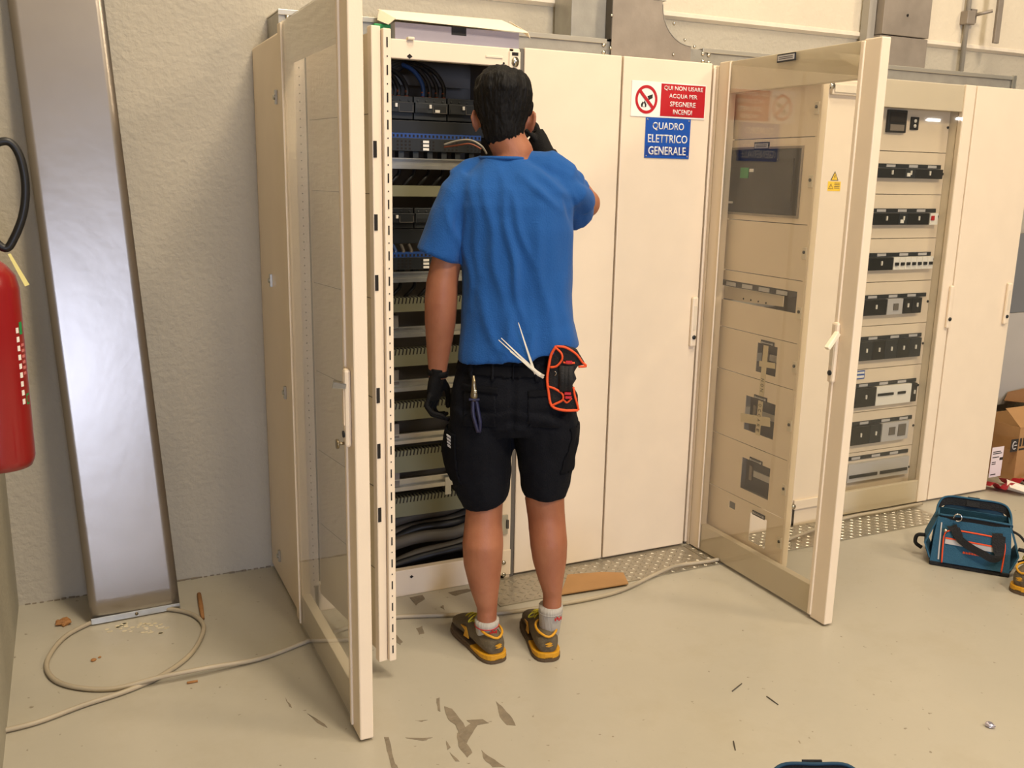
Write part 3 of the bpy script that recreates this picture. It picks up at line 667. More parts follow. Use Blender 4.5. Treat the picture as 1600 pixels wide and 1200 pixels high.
for i in range(9):
    pn = MB().box(1.725, 2.234, YP, YP+.003, zs5[i+1]+.0015, zs5[i]-.0015).build('blanking_panel', M_cream, cab5)
    MB().cyl((2.226, YP-.003, (zs5[i]+zs5[i+1])/2), (2.226, YP, (zs5[i]+zs5[i+1])/2), .006).build('latch_screw', M_brk2, pn)
    zt, zb = rowz[i]; x0, x1 = 1.80, 2.205
    y = YP-.022
    if i == 0:
        o = MB().box(1.836, 1.95, y+.008, YP, zb, zt).build('metering_relay', M_brk2, cab5, bevel=.003)
        MB().box(1.846, 1.94, y+.006, y+.0079, zb+.045, zt-.012).build('relay_screen', M_hole, o)
        MB().box(1.85, 1.935, y+.006, y+.0079, zb+.008, zb+.035).build('relay_keys', M_galvd, o)
        p = gy(1428, 193, YP); o = MB().box(p.x-.024, p.x+.024, YP-.006, YP, p.z-.028, p.z+.028).build('push_button', M_brk2, cab5)
        for k in (-1, 1): MB().cyl((p.x, YP-.006, p.z+k*.011), (p.x, YP-.009, p.z+k*.011), .008).build('button_cap', M_white, o)
        continue
    mk = MB().box(x0, x1, YP-.006, YP-.0005, zt-.016, zt+.002).build('marker_strip', M_brk, cab5)
    for x in ((1.86, 2.0, 2.12) if i % 2 else (1.83, 1.96, 2.08)): MB().box(x, x+.055, YP-.0075, YP-.0062, zt-.013, zt-.001).build('plate_insert', M_refl, mk)
    def sb(xa, xb, kind=1): 
        o = MB().box(xa, xb, y, YP-.0005, zb, zt-.018).build('circuit_breaker', M_brk2 if kind else M_brk, cab5, bevel=.002)
        xm = (xa+xb)/2; MB().box(xm-.003, xm+.003, y-.006, y-.0002, (zb+zt)/2-.015, (zb+zt)/2+.004).build('toggle', M_white, o); return o
    if i == 1: sb(1.80, 1.965); o = sb(1.967, 2.03, 0); sb(2.032, 2.205); MB().box(1.975, 1.995, y-.003, y-.0002, zb+.008, zb+.024).build('white_tag', M_white, o)
    if i == 2: sb(1.80, 1.955); o = sb(1.957, 2.01, 0); sb(2.012, 2.15); MB().box(1.965, 1.985, y-.003, y-.0002, zb+.008, zb+.024).build('white_tag', M_white, o); q = MB().box(2.155, 2.205, y, YP-.0005, zb, zt-.018).build('pilot_switch', M_white, cab5); MB().box(2.16, 2.18, y-.004, y-.0002, zb+.02, zt-.03).build('red_button', M_redpl, q)
    if i == 3:
        sb(1.80, 1.95)
        for k in range(7):
            xa = 1.953+k*.0365; o = MB().box(xa, xa+.035, y, YP-.0005, zb, zt-.018).build('modular_breaker', M_white, cab5, bevel=.001)
            MB().box(xa+.008, xa+.027, y-.007, y-.0002, zb+.02, zb+.034).build('toggle', M_brk2, o)
    if i == 4: sb(1.80, 1.94); q = MB().box(1.942, 2.04, y, YP-.0005, zb, zt-.018).build('timer_module', M_refl, cab5); MB().box(1.98, 2.01, y-.004, y-.0002, zb+.02, zt-.04).build('timer_knob', M_inside, q); sb(2.045, 2.10); sb(2.102, 2.165)
    if i == 5:
        for k in range(5): o = sb(1.80+k*.079, 1.877+k*.079, k % 2)
    if i == 6:
        sb(1.80, 1.93); q = MB().box(1.932, 2.16, y, YP-.0005, zb, zt-.018).build('modular_breaker', M_white, cab5)
        for xa, xb in ((1.94, 2.04), (2.07, 2.12)): MB().box(xa, xb, y-.005, y-.0002, (zb+zt)/2-.008, (zb+zt)/2+.004).build('toggle_bar', M_brk2, q)
        sb(2.162, 2.2)
        lb = MB().box(1.80, 1.862, YP-.004, YP-.0005, .655, .695).build('warning_label', M_bluepl, cab5); MB().box(1.805, 1.857, YP-.0055, YP-.0042, .68, .69).build('label_text', M_white, lb); MB().box(1.805, 1.857, YP-.0055, YP-.0042, .660, .672).build('label_text', M_white, lb)
    if i == 7: sb(1.80, 1.915); sb(1.917, 1.99, 0); q = MB().box(1.995, 2.17, y, YP-.0005, zb, zt-.018).build('socket_module', M_refl, cab5); MB().box(2.04, 2.08, y-.003, y-.0002, zb+.03, zt-.04).build('socket_window', M_inside, q); MB().box(2.10, 2.15, y-.003, y-.0002, zb+.02, zt-.03).build('socket_window', M_inside, q)
    if i == 8:
        o = MB().box(1.80, 2.2, y, YP-.0005, zb+.02, zt-.03).build('terminal_row', M_refl, cab5)
        for xa, xb in ((1.81, 1.99), (2.01, 2.19)): MB().box(xa, xb, y-.004, y-.0002, zb+.04, zb+.055).build('terminal_slot', M_brk2, o)

# ------------------------------------------------------------------ signs
def sign_circle():
    tl = gy(987, 127); br = gy(1101, 187); x0, x1, z1, z0 = tl.x, gy(1103, 133).x, 1.916, 1.787
    t = empty('warning_sign', ((x0+x1)/2, -.003, (z0+z1)/2), label='red and white sign forbidding water on fires, reading QUI NON USARE ACQUA', cat='sign')
    MB().box(x0, x1, -.003, -.0005, z0, z1).build('sign_plate', M_signw, t, bevel=.0008)
    xr = gy(1033, 130).x; MB().box(xr, x1-.003, -.0038, -.0031, z0+.006, z1-.004).build('red_field', M_redpl, t)
    cx = (x0+xr)/2+.001; cz = (z0+z1)/2-.001; ro = .052
    b = MB(); n = 40
    for i in range(n):
        a, c_ = 2*PI*i/n, 2*PI*(i+1)/n
        b.hexa([(cx+ro*math.cos(q)*.95, -.0031, cz+ro*math.sin(q)) for q in (a, c_)]+[(cx+.041*math.cos(q)*.95, -.0031, cz+.041*math.sin(q)) for q in (c_, a)],
               [(cx+ro*math.cos(q)*.95, -.0042, cz+ro*math.sin(q)) for q in (a, c_)]+[(cx+.041*math.cos(q)*.95, -.0042, cz+.041*math.sin(q)) for q in (c_, a)])
    b.build('prohibition_ring', M_redpl, t)
    q = .031; w = .0042; MB().prism([(cx-q-w, -.0043, cz+q-w), (cx+q-w, -.0043, cz-q-w), (cx+q+w, -.0043, cz-q+w), (cx-q+w, -.0043, cz+q+w)], (0, -.0008, 0)).build('slash', M_redpl, t)
    MB().prism([(cx+.004, -.0032, cz+.012), (cx+.011, -.0032, cz-.002), (cx+.027, -.0032, cz+.006), (cx+.027, -.0032, cz+.020)], (0, -.0007, 0)).build('bucket_symbol', M_black, t)
    MB().prism([(cx-.022, -.0032, cz-.028), (cx-.0, -.0032, cz-.028), (cx+.001, -.0032, cz-.018), (cx-.004, -.0032, cz-.010), (cx-.008, -.0032, cz-.004), (cx-.011, -.0032, cz-.012), (cx-.016, -.0032, cz-.008), (cx-.023, -.0032, cz-.018)], (0, -.0007, 0)).build('flame_symbol', M_black, t)
    MB().prism([(cx-.016, -.0040, cz-.027), (cx-.006, -.0040, cz-.027), (cx-.007, -.0040, cz-.019), (cx-.011, -.0040, cz-.014), (cx-.015, -.0040, cz-.020)], (0, -.0005, 0)).build('flame_core', M_signw, t)
    w = x1-.003-xr; xc = xr+w/2
    for i, (s_, f) in enumerate((('QUI NON USARE', .88), ('ACQUA PER', .64), ('SPEGNERE', .58), ('INCENDI', .43))):
        lettering(s_, w*f, .0185, Vector((xc, -.0039, z1-.020-i*.0285)), M_signw, t)
sign_circle()
x0, x1, z0, z1 = gy(1009, 182).x, gy(1079, 187).x, 1.636, 1.786
t = empty('blue_sign', ((x0+x1)/2, -.003, (z0+z1)/2), label='blue sign reading QUADRO ELETTRICO GENERALE below the red one', cat='sign')
MB().box(x0, x1, -.003, -.0005, z0, z1).build('sign_plate', M_bluepl, t, bevel=.0008)
for i, (s_, f) in enumerate((('QUADRO', .70), ('ELETTRICO', .88), ('GENERALE', .84))): lettering(s_, (x1-x0)*f, .031, Vector(((x0+x1)/2, -.0031, z1-.032-i*.045)), M_signw, t)
MB().box(x0+.003, x1-.003, -.0034, -.0031, z0+.008, z0+.045).build('clear_tape', glass_mat('clear_tape', (.93, .93, .96, 1), 1.5), t)
for (x, z) in ((x0+.008, z1-.008), (x1-.008, z1-.008), (x0+.008, z0+.008), (x1-.008, z0+.008)): MB().cyl((x, -.003, z), (x, -.0042, z), .003, 10).build('rivet', M_screw, t)

# ------------------------------------------------------------------ cable tray and risers above
tr = empty('cable_tray', (1.0, .37, 2.0), label='long galvanised steel cable tray lying along the tops of the cabinets', cat='cable tray')
TX0, TX1 = -.79, 2.88; TY = .27
b = MB(); b.box(TX0, TX1, TY, TY+.003, 2.0, 2.088); b.box(TX0, TX1, TY, YB-.005, 2.0, 2.003); b.box(TX0, TX1, YB-.008, YB-.005, 2.0, 2.088); b.box(TX0, TX0+.003, TY+.003, YB-.008, 2.003, 2.088); b.build('tray_body', M_galv, tr)
b = MB(); b.box(TX0-.003, .50, TY-.006, YB-.004, 2.089, 2.094); b.box(TX0-.003, .50, TY-.008, TY-.003, 2.078, 2.096); b.build('tray_lid', M_edge, tr, bevel=.0015)
b = MB(); b.box(.965, TX1, TY-.006, YB-.004, 2.089, 2.094); b.box(.965, TX1, TY-.008, TY-.003, 2.078, 2.096); b.build('tray_lid', M_edge, tr, bevel=.0015)
for (u, v) in ((449, 26), (449, 42), (943, 70), (943, 82), (1098, 84), (1107, 86), (1098, 96), (1107, 98)):
    p = gy(u, v, TY); MB().limb([(p.x, TY-.0004, p.z, .009, .009), (p.x, TY-.004, p.z, .008, .008), (p.x, TY-.007, p.z, .004, .004)], 12, (0, 0, 1)).build('tray_bolt', M_screw, tr)
p = gy(1576, 128, TY); b = MB().box(TX1-.012, TX1+.012, TY-.014, TY-.004, 2.0, 2.10).build('end_bracket', M_rail, tr, bevel=.002)
# riser fitting with curved shoulder
FY = .255
def fitting(x0, x1, zb, zt, xr, rr, label):
    t = empty('duct_riser', ((x0+x1)/2, .36, zb), label=label, cat='duct')
    pts = [(x0, zb), (x1+rr, zb), (x1+rr, 2.094)]
    for i in range(9):
        a = PI*.5*i/8; pts.append((x1+rr-rr*math.sin(a), 2.094+rr*(1-math.cos(a))))
    pts += [(x1, zt), (x0, zt)]
    b = MB(); b.prism([(p[0], FY, p[1]) for p in pts], (0, .003, 0)); b.build('front_plate', M_galvd, t)
    arc = pts[2:12]; b = MB()
    for i in range(len(arc)-1): b.hexa([(arc[i][0], FY-.002, arc[i][1]), (arc[i][0], YB-.006, arc[i][1]), (arc[i+1][0], YB-.006, arc[i+1][1]), (arc[i+1][0], FY-.002, arc[i+1][1])], [(q[0]+.002, yy, q[1]+.002) for q, yy in ((arc[i], FY-.002), (arc[i], YB-.006), (arc[i+1], YB-.006), (arc[i+1], FY-.002))])
    b.build('curved_side', M_galv, t); MB().box(x0, x0+.003, FY+.003, .2995, 2.097, zt).build('side_plate', M_galv, t)
    b = MB(); b.box(x1-.003, x1, FY+.003, .2995, arc[-1][1], zt); b.build('side_plate', M_galvd, t)
    return t
xa = gy(955, 80, FY).x; 
rs = fitting(xa, gy(1056, 45, FY).x-.07, 2.0, 2.258, 0, .15, 'galvanised steel T fitting with curved shoulder rising from the cable tray')
for (u, v) in ((956, 24), (954, 75), (1053, 37), (1052, 85), (1070, 62), (1085, 73)):
    p = gy(u, v, FY); MB().limb([(p.x, FY-.0004, p.z, .007, .007), (p.x, FY-.005, p.z, .004, .004)], 10, (0, 0, 1)).build('duct_screw', M_screw, rs)
b = MB(); b.box(xa-.005, xa-.001, FY-.002, .2995, 2.0965, 2.258); b.build('dark_joint', M_brown, rs)
r2 = MB().box(xa-.003, xa+.25, FY+.0, YB-.03, 2.2595, 2.266); r2.build('folded_rim', M_edge, rs)
MB().box(gy(893, 30, .30).x, xa+.24, .30, YB-.024, 2.0965, 3.2).build('duct_body', M_galv, rs, bevel=.002)
x0, x1 = gy(1375, 60, .36).x, gy(1450, 60, .36).x
r4 = empty('wall_duct', (2.2, .42, 2.1), label='grey galvanised wall duct rising above the closed glass cabinet', cat='duct')
MB().box(x0, x1, .36, YB-.024, 2.0965, 2.243).build('duct_foot', M_galvd, r4, bevel=.002)
MB().box(x0+.004, x1-.002, .355, YB-.024, 2.247, 4.5).build('duct_body', M_galvd, r4, bevel=.002)
MB().box(x0-.045, x0, .40, YB-.024, 2.0965, 4.5).build('side_cheek', M_pipe, r4)
p = gy(1418, 24, .355); MB().cyl((p.x, .3548, p.z), (p.x, .352, p.z), .006).build('screw_hole', M_hole, r4)
# conduit with clamp and bar
cx = gy(1505, 95, .44).x; t = empty('wall_conduit', (2.72, .44, 2.12), label='thin vertical grey conduit clamped to the wall at upper right', cat='pipe')
pa, pb = gy(1503, 105, .43), gy(1517, -40, .43)
xm = (pa.x+pb.x)/2+.01; MB().cyl((xm, .435, 2.11), (xm, .435, 3.6), .012).build('conduit_pipe', M_pipe, t)
q = gy(1511, 27, .43); cl = MB().box(xm-.028, xm+.03, .41, YB-.012, q.z-.035, q.z+.03).build('pipe_clamp', M_galvd, t, bevel=.004)
t2 = empty('wall_bracket', (2.95, .3, 2.3), label='steel arm with vertical flat bar beside the conduit, upper right corner', cat='bracket')
q0 = gy(1522, 24, .42); q1 = gy(1551, 17, .36); MB().cyl((q0.x, .42, q0.z), (q1.x, .36, q1.z), .008).build('arm', M_galvd, t2)
q2 = gy(1553, 68, .35); MB().box(q2.x-.018, q2.x+.018, .335, .35, q2.z, 3.1).build('flat_bar', M_galvd, t2, bevel=.002)
MB().cyl((q2.x, .35, 2.9), (q2.x, YB-.012, 2.9), .008).build('arm', M_galvd, t2)
MB().box(q0.x-.02, q0.x+.02, .42, YB-.012, q0.z-.035, q0.z+.03).build('base_plate', M_galvd, t2)

# ------------------------------------------------------------------ box on top of the cabinet
bx = empty('open_carton', (-.18, .15, 2.0), label='white lidded carton lying on top of the open cabinet', cat='box')
x0, x1 = -.432, .036; y0, y1 = .10, .255; z0, z1 = 1.9965, 2.062
b = MB(); b.box(x0, x1, y0, y0+.003, z0, z1); b.box(x0, x1, y1-.003, y1, z0, z1); b.box(x0, x0+.003, y0+.003, y1-.003, z0, z1); b.box(x1-.003, x1, y0+.003, y1-.003, z0, z1); b.box(x0, x1, y0, y1, z0, z0+.003); b.build('carton_body', M_box, bx)
p = gy(717, 47, y0); MB().box(p.x-.028, p.x+.028, y0-.001, y0-.0002, p.z-.018, p.z+.01).build('hand_hole', M_black, bx)
b = MB(); b.hexa([(x0-.008, y0-.03, z1+.004), (x1+.02, y0-.03, z1-.002), (x1+.0, y1, z1+.062), (x0-.014, y1, z1+.058)], [(x0-.008, y0-.03, z1+.007), (x1+.02, y0-.03, z1+.001), (x1+.0, y1, z1+.065), (x0-.014, y1, z1+.061)]); b.build('lid', M_boxtop, bx)
b = MB(); b.hexa([(x0-.009, y0-.03, z1+.006), (x0-.028, y0-.01, z1-.012), (x0-.035, y0+.09, z1+.015), (x0-.015, y0+.13, z1+.058)], [(x0-.007, y0-.03, z1+.006), (x0-.026, y0-.01, z1-.012), (x0-.033, y0+.09, z1+.015), (x0-.013, y0+.13, z1+.058)]); b.build('lid_flap', M_boxtop, bx)
b = MB(); b.hexa([(x1+.02, y0-.03, z1+.0), (x1+.03, y0-.028, z1-.018), (x1+.025, y0+.08, z1+.03), (x1+.008, y1-.05, z1+.055)], [(x1+.022, y0-.03, z1+.0), (x1+.032, y0-.028, z1-.018), (x1+.027, y0+.08, z1+.03), (x1+.010, y1-.05, z1+.055)]); b.build('lid_flap', M_boxtop, bx)
p = gy(607, 50, .18); MB().box(p.x-.06, p.x+.018, .15, .20, 1.9965, 2.06).build('green_case', M_green, label='green plastic case behind the carton on the cabinet', cat='case', bevel=.003)

# ------------------------------------------------------------------ leaning sheet metal cover
b = MB(); Ls = 2.55
BL, BR = Vector((-1.522, .200, .004)), Vector((-1.227, .213, .004))
TL, TR = Vector((-1.631, .45, Ls)), Vector((-1.350, .452, Ls))
n = (BR-BL).cross(TL-BL).normalized()
if n.y > 0: n = -n
NU, NV = 10, 30; g = []
def shp(a, t_):
    p = BL.lerp(BR, a).lerp(TL.lerp(TR, a), t_); return p
front = []
for j in range(NV+1):
    t_ = j/NV; front.append([shp(i/NU, t_)+n*(.0016*math.sin(6*t_+2*i/NU)) for i in range(NU+1)])
vs = [p for r_ in front for p in r_]; k0 = len(vs); vs += [p-n*.0025 for r_ in front for p in r_]; fs = []
w = NU+1
for j in range(NV):
    for i in range(NU):
        q = (j*w+i, j*w+i+1, (j+1)*w+i+1, (j+1)*w+i); fs.append(q); fs.append(tuple(x+k0 for x in reversed(q)))
for j in range(NV):
    for i in (0, NU): fs.append((j*w+i, (j+1)*w+i, (j+1)*w+i+k0, j*w+i+k0))
for i in range(NU):
    for j in (0, NV): fs.append((j*w+i, j*w+i+1, j*w+i+1+k0, j*w+i+k0))
b.smooth = True; b.add(vs, fs); b.smooth = False
M_sheet = mat('sheet_metal', '9F978E', .31, .88, var=.07, vscale=3, bump=.05, bscale=14)
sh = empty('metal_cover_sheet', (-1.375, .2, 0), label='long galvanised duct cover leaning against the wall on the left', cat='metal sheet')
b.build('cover_face', M_sheet, sh)
b = MB()
for A, B_ in ((BL, TL), (BR, TR)):
    s_ = 1 if A is BL else -1; ex = (BR-BL).normalized()*.003*s_
    b.hexa([A-n*.002, A+ex-n*.002, A+ex-n*.017, A-n*.017], [B_-n*.002, B_+ex-n*.002, B_+ex-n*.017, B_-n*.017])
b.build('side_flange', M_sheet, sh)
up = (TL-BL).normalized()
lip = MB(); lip.prism([BL+n*.001, BR+n*.001, BR+n*.001+up*.022, BL+n*.001+up*.022], n*.004); lip.build('end_lip', M_rail, sh, bevel=.001)
p = BL.lerp(BR, .5)+up*.012+n*.005; b = MB(); b.cyl(p, p+n*.004, .006, 8); b.cyl(p+n*.0035, p+n*.006, .003, 8); b.build('end_screw', M_steel, sh)

# ------------------------------------------------------------------ extinguisher on the left wall
ex, ey = -1.685, -.56
t = empty('fire_extinguisher', (ex, ey, .81), label='red fire extinguisher with black hose hanging on the left wall', cat='fire extinguisher')
prof = [(0.0, .822), (.05, .822), (.068, .826), (.074, .84), (.076, .85), (.076, 1.27), (.070, 1.30), (.052, 1.325), (.034, 1.34), (.026, 1.352), (.024, 1.375), (.0, 1.375)]
b = MB(); b.limb([(ex, ey, z, max(r_, .001), max(r_, .001)) for r_, z in prof], 40, (0, 1, 0)); b.build('cylinder', M_red, t)
b = MB(); b.cyl((ex, ey, 1.376), (ex, ey, 1.40), .019); b.box(ex-.02, ex+.02, ey-.015, ey+.015, 1.395, 1.415); b.build('valve', M_steel, t)
b = MB(); b.hexa([(ex-.01, ey-.10, 1.43), (ex+.01, ey-.10, 1.43), (ex+.01, ey+.02, 1.415), (ex-.01, ey+.02, 1.415)], [(ex-.01, ey-.10, 1.437), (ex+.01, ey-.10, 1.437), (ex+.01, ey+.02, 1.425), (ex-.01, ey+.02, 1.425)]); b.build('lever', M_red, t)
def ye(u, v): return gy(u, v, ey)
hp = [Vector((ex+.02, ey, 1.397)), ye(8, 388), ye(22, 372), ye(36, 335), ye(40, 292), ye(33, 250), ye(20, 226), ye(4, 221), ye(-14, 232), ye(-26, 270)+Vector((0, .0, 0)), Vector((ex-.03, ey-.02, 1.50)), Vector((ex-.045, ey-.045, 1.42))]
hp = [p if i == 0 else Vector((p.x, p.y, p.z)) for i, p in enumerate(hp)]
MB().tube(hp, .0098, 12, 8).build('hose', M_cableblk, t)
a, c_ = ye(14, 398), ye(44, 444); tg = MB().prism([a+Vector((-.002, -.01, .002)), a+Vector((.004, -.01, .004)), c_+Vector((.004, -.03, .002)), c_+Vector((-.006, -.03, -.002))], (0, .001, 0)); tg.build('yellow_tag', M_yeltag, t)
# printed label on the curved body
def on_cyl(deg, z, r_=.0766): return Vector((ex+r_*math.cos(R(deg)), ey+r_*math.sin(R(deg)), z))
def cyl_patch(name, d0, d1, z0, z1, m, par=t, r_=.0768):
    b = MB(); k = 4
    for i in range(k):
        a, c_ = d0+(d1-d0)*i/k, d0+(d1-d0)*(i+1)/k
        b.hexa([on_cyl(a, z0, r_), on_cyl(c_, z0, r_), on_cyl(c_, z0, r_-.0006), on_cyl(a, z0, r_-.0006)], [on_cyl(a, z1, r_), on_cyl(c_, z1, r_), on_cyl(c_, z1, r_-.0006), on_cyl(a, z1, r_-.0006)])
    return b.build(name, m, par)
dv_ = 'extinguisher'
for i in range(9): cyl_patch('pictogram', -37, -30, 1.165-i*.022, 1.178-i*.022, M_signw)
cyl_patch('green_mark', -27, -17, 1.160, 1.19, M_green); cyl_patch('green_mark', -25, -14, .985, 1.012, M_green); cyl_patch('green_mark_core', -23, -16, .990, 1.007, M_red, r_=.0772)
for i in range(6): cyl_patch('fine_print', -26, -16, 1.06+i*.014, 1.067+i*.014, mat('print_pink%d' % i, 'C8706E', .5))
MB().box(XL+.0005, ex-.03, ey-.02, ey+.02, 1.28, 1.34).build('wall_hook', M_steel, t)

# ------------------------------------------------------------------ checker plate in front of the cabinets
def checker_mat():
    m = mat('checker_plate_metal', 'AEA798', .34, .7, var=.08, vscale=20)
    return m
M_chk = checker_mat()
def checker(x0, x1, label, ykeep=-.225):
    t = empty('checker_plate', ((x0+x1)/2, -.12, 0), label=label, cat='metal plate', group='checker plate trench covers')
    MB().box(x0, x1, ykeep, -.004, .0005, .0045).build('plate_sheet', M_chk, t)
    b = MB(); st = .036; i = 0; x = x0+.015
    while x < x1-.012:
        y = ykeep+.015; j = 0
        while y < -.012:
            s_ = 1 if (i+j) % 2 else -1; L_ = .013; w_ = .0035; d = Vector((s_*.707, .707, 0)); nn = Vector((-d.y, d.x, 0)); c_ = Vector((x, y, .0045))
            b.hexa([c_-d*L_, c_+nn*w_, c_+d*L_, c_-nn*w_], [c_-d*L_*.6+Vector((0, 0, .0018)), c_+nn*w_*.5+Vector((0, 0, .0022)), c_+d*L_*.6+Vector((0, 0, .0018)), c_-nn*w_*.5+Vector((0, 0, .0022))])
            y += .027; j += 1
        x += .027; i += 1
    b.build('tread', M_chk, t, kind='stuff'); return t
checker(-.15, .82, 'checker plate trench cover at the feet of the plain cream doors')
checker(.825, 1.51, 'checker plate trench cover seen through the open right glass door'); checker(1.515, 2.18, 'checker plate trench cover between open glass door and blue bag')
# cardboard scrap
P = [gz(u, v, .009) for u, v in ((876, 930), (982, 913), (974, 896), (940, 895), (887, 899))]
MB().prism(P, (0, 0, .004)).build('cardboard_scrap', M_card, label='piece of brown cardboard lying on the checker plate by the man', cat='cardboard')
# long cable on the floor
path = [(-40, 1150), (0, 1143), (60, 1128), (130, 1102), (200, 1079), (255, 1054), (298, 1022), (318, 985), (310, 966), (285, 955), (240, 951), (190, 957), (140, 974), (98, 998), (73, 1035), (85, 1062), (125, 1075), (180, 1076), (250, 1066), (330, 1050), (410, 1028), (490, 998), (545, 980), (600, 966), (660, 962), (740, 960), (800, 956), (870, 945), (930, 934), (975, 921), (1030, 897), (1060, 886), (1115, 878), (1180, 862), (1250, 838), (1320, 812), (1380, 801), (1440, 789)]
P = []
for i, (u, v) in enumerate(path):
    p = gz(u, v, .009); q = gz(u, v, .009)
    z = .0095
    if p.y > -.24 and p.x > -.2: z = .0165
    if 18 <= i <= 19: z = .026
    if u in (130, 200, 255): z = .0095
    P.append(Vector((p.x, min(p.y, -.03) if p.x > -.82 else p.y, z)))
MB().tube(P, .0078, 8, 6).build('floor_cable', M_cable, label='thin beige cable looping over the floor past the man to the right', cat='cable')

# ------------------------------------------------------------------ floor bits
def stick(name, a, c_, r_, m, label, cat):
    r_ *= .62 if cat == 'screw' else 1
    
    p, q = gz(*a, r_), gz(*c_, r_); MB().limb([(p.x, p.y, r_, r_, r_*.9), ((p.x+q.x)/2, (p.y+q.y)/2, r_, r_*1.1, r_), (q.x, q.y, r_, r_*.8, r_*.9)], 7, (0, 0, 1)).build(name, m, label=label, cat=cat)
stick('wood_stick', (311, 928), (317, 966), .008, M_wood, 'short brown wooden stick by the wall right of the metal sheet', 'wood')
stick('wood_splinter', (292, 1067), (309, 1064), .004, M_wood, 'tiny wood splinter just below the floor cable', 'wood')
stick('screw', (1144, 1080), (1159, 1068), .003, M_brown, 'small screw lying on the open floor, the upper one', 'screw')
stick('screw', (1198, 1088), (1216, 1101), .003, M_brown, 'small dark screw lying right of the others', 'screw')
stick('screw', (1146, 1158), (1149, 1172), .003, M_brown, 'small dark screw lying nearest the picture bottom', 'screw')
def crumple(name, u, v, r_, m, label, cat, seed):
    c_ = gz(u, v, r_*.5); b = MB(); b.ell(c_, r_*1.2, r_, r_*.55, 12, 8); me = b.mesh()
    for v_ in me.vertices:
        k = noise.noise(v_.co*60+Vector((seed, 0, 0))); v_.co = c_+(v_.co-c_)*(1+.7*k); v_.co.z = max(v_.co.z, .0005)
    for p in me.polygons: p.use_smooth = False
    link(name, me, m, label=label, cat=cat)
crumple('crumpled_leaf', 99, 972, .020, M_wood, 'crumpled brown scrap on the floor left of the metal sheet', 'scrap', 3)
crumple('foil_ball', 1547, 1133, .014, M_foil, 'small crumpled silver foil on the floor at lower right', 'foil', 9)
crumple('wood_crumb', 146, 1031, .007, M_wood, 'small brown crumb inside the cable loop, left one', 'crumb', 5)
crumple('wood_crumb', 155, 1027, .005, M_wood, 'tiny brown crumb inside the cable loop, right one', 'crumb', 6)
b = MB(); rnd = random.Random(3)
for i in range(46):
    u, v = rnd.uniform(165, 265), rnd.uniform(974, 990); p = gz(u, v, 0); r_ = rnd.uniform(.004, .010); a = rnd.uniform(0, 3)
    b.prism([(p.x+r_*math.cos(a+k*PI*2/5), p.y+r_*.7*math.sin(a+k*PI*2/5), .0004) for k in range(5)], (0, 0, .0012))
b.build('glue_residue', mat('glue_residue', 'D9CDAE', .15), kind='stuff', label='shiny flakes of residue on the floor under the leaning sheet', cat='residue')

# ------------------------------------------------------------------ right background
x0 = 3.10
t = empty('grey_wall_panel', (4.0, .3, .35), label='dark grey panel over a pale board behind the last cabinet', cat='panel')
MB().box(3.12, 5.2, .40, .455, .86, 1.30).build('dark_panel', M_greyp, t); MB().box(3.12, 5.2, .39, .455, .33, .858).build('pale_panel', M_greyl, t)
t = empty('cardboard_box', (3.2, .2, 0), label='open brown cardboard box on the floor right of the cabinets', cat='box')
bl = gz(1536, 762); bd = gz(1640, 733); 
bx0, bx1, by0, by1, bz = 3.02, 3.62, .06, .36, .30
b = MB(); b.box(bx0, bx1, by0, by0+.005, 0, bz); b.box(bx0, bx1, by1-.005, by1, 0, bz); b.box(bx0, bx0+.005, by0+.005, by1-.005, 0, bz); b.box(bx1-.005, bx1, by0+.005, by1-.005, 0, bz); b.box(bx0+.005, bx1-.005, by0+.005, by1-.005, 0, .005); b.build('box_body', M_card, t)
b = MB(); b.hexa([(bx0, by0+.001, bz+.001), (bx1, by0+.001, bz+.001), (bx1, by0+.10, bz+.085), (bx0, by0+.10, bz+.085)], [(bx0, by0+.003, bz+.001), (bx1, by0+.003, bz+.001), (bx1, by0+.103, bz+.082), (bx0, by0+.103, bz+.082)]); b.build('box_flap', M_card, t)
b = MB(); b.hexa([(bx0+.25, by1, bz+.06), (bx1, by1-.2, bz+.03), (bx1, by1, bz+.13), (bx0+.3, by1+.02, bz+.10)], [(bx0+.25, by1, bz+.063), (bx1, by1-.2, bz+.033), (bx1, by1, bz+.133), (bx0+.3, by1+.02, bz+.103)]); b.build('box_flap', M_cardin, t)
p = gy(1585, 696, by0-.001); lg = MB().box(p.x-.028, p.x+.028, by0-.0015, by0-.0003, p.z-.035, p.z+.035).build('logo_square', M_ink, t, bevel=.0)
b = MB(); b.tube([(p.x+.014*math.cos(R(a_))-.001, by0-.0018, p.z+.021*math.sin(R(a_))) for a_ in range(45, 320, 15)], .0030, 6); b.box(p.x-.003, p.x+.018, by0-.0035, by0-.0017, p.z-.0028, p.z+.0028); b.build('logo_mark', M_refl, t)
p2 = gy(1597, 694, by0-.001); MB().box(p.x+.040, p.x+.055, by0-.0015, by0-.0003, p.z-.01, p.z+.035).build('print_bar', M_ink, t); MB().box(p.x+.040, p.x+.16, by0-.0015, by0-.0003, p.z-.032, p.z-.022).build('print_bar', M_ink, t); MB().box(p.x+.065, p.x+.12, by0-.0015, by0-.0003, p.z-.01, p.z+.035).build('print_bar', M_ink, t)
p = gy(1557, 721, by0-.001); lb = MB().box(p.x-.045, p.x+.045, by0-.0015, by0-.0003, p.z-.085, p.z+.08).build('shipping_label', mat('label_paper', 'DDD0D2', .7), t)
b = MB()
for k, (w_, z_) in enumerate(((.06, .055), (.07, .045), (.05, .025), (.03, -.002), (.03, -.012), (.04, -.07))): b.box(p.x-.036, p.x-.036+w_, by0-.002, by0-.0016, p.z+z_-.003, p.z+z_+.002)
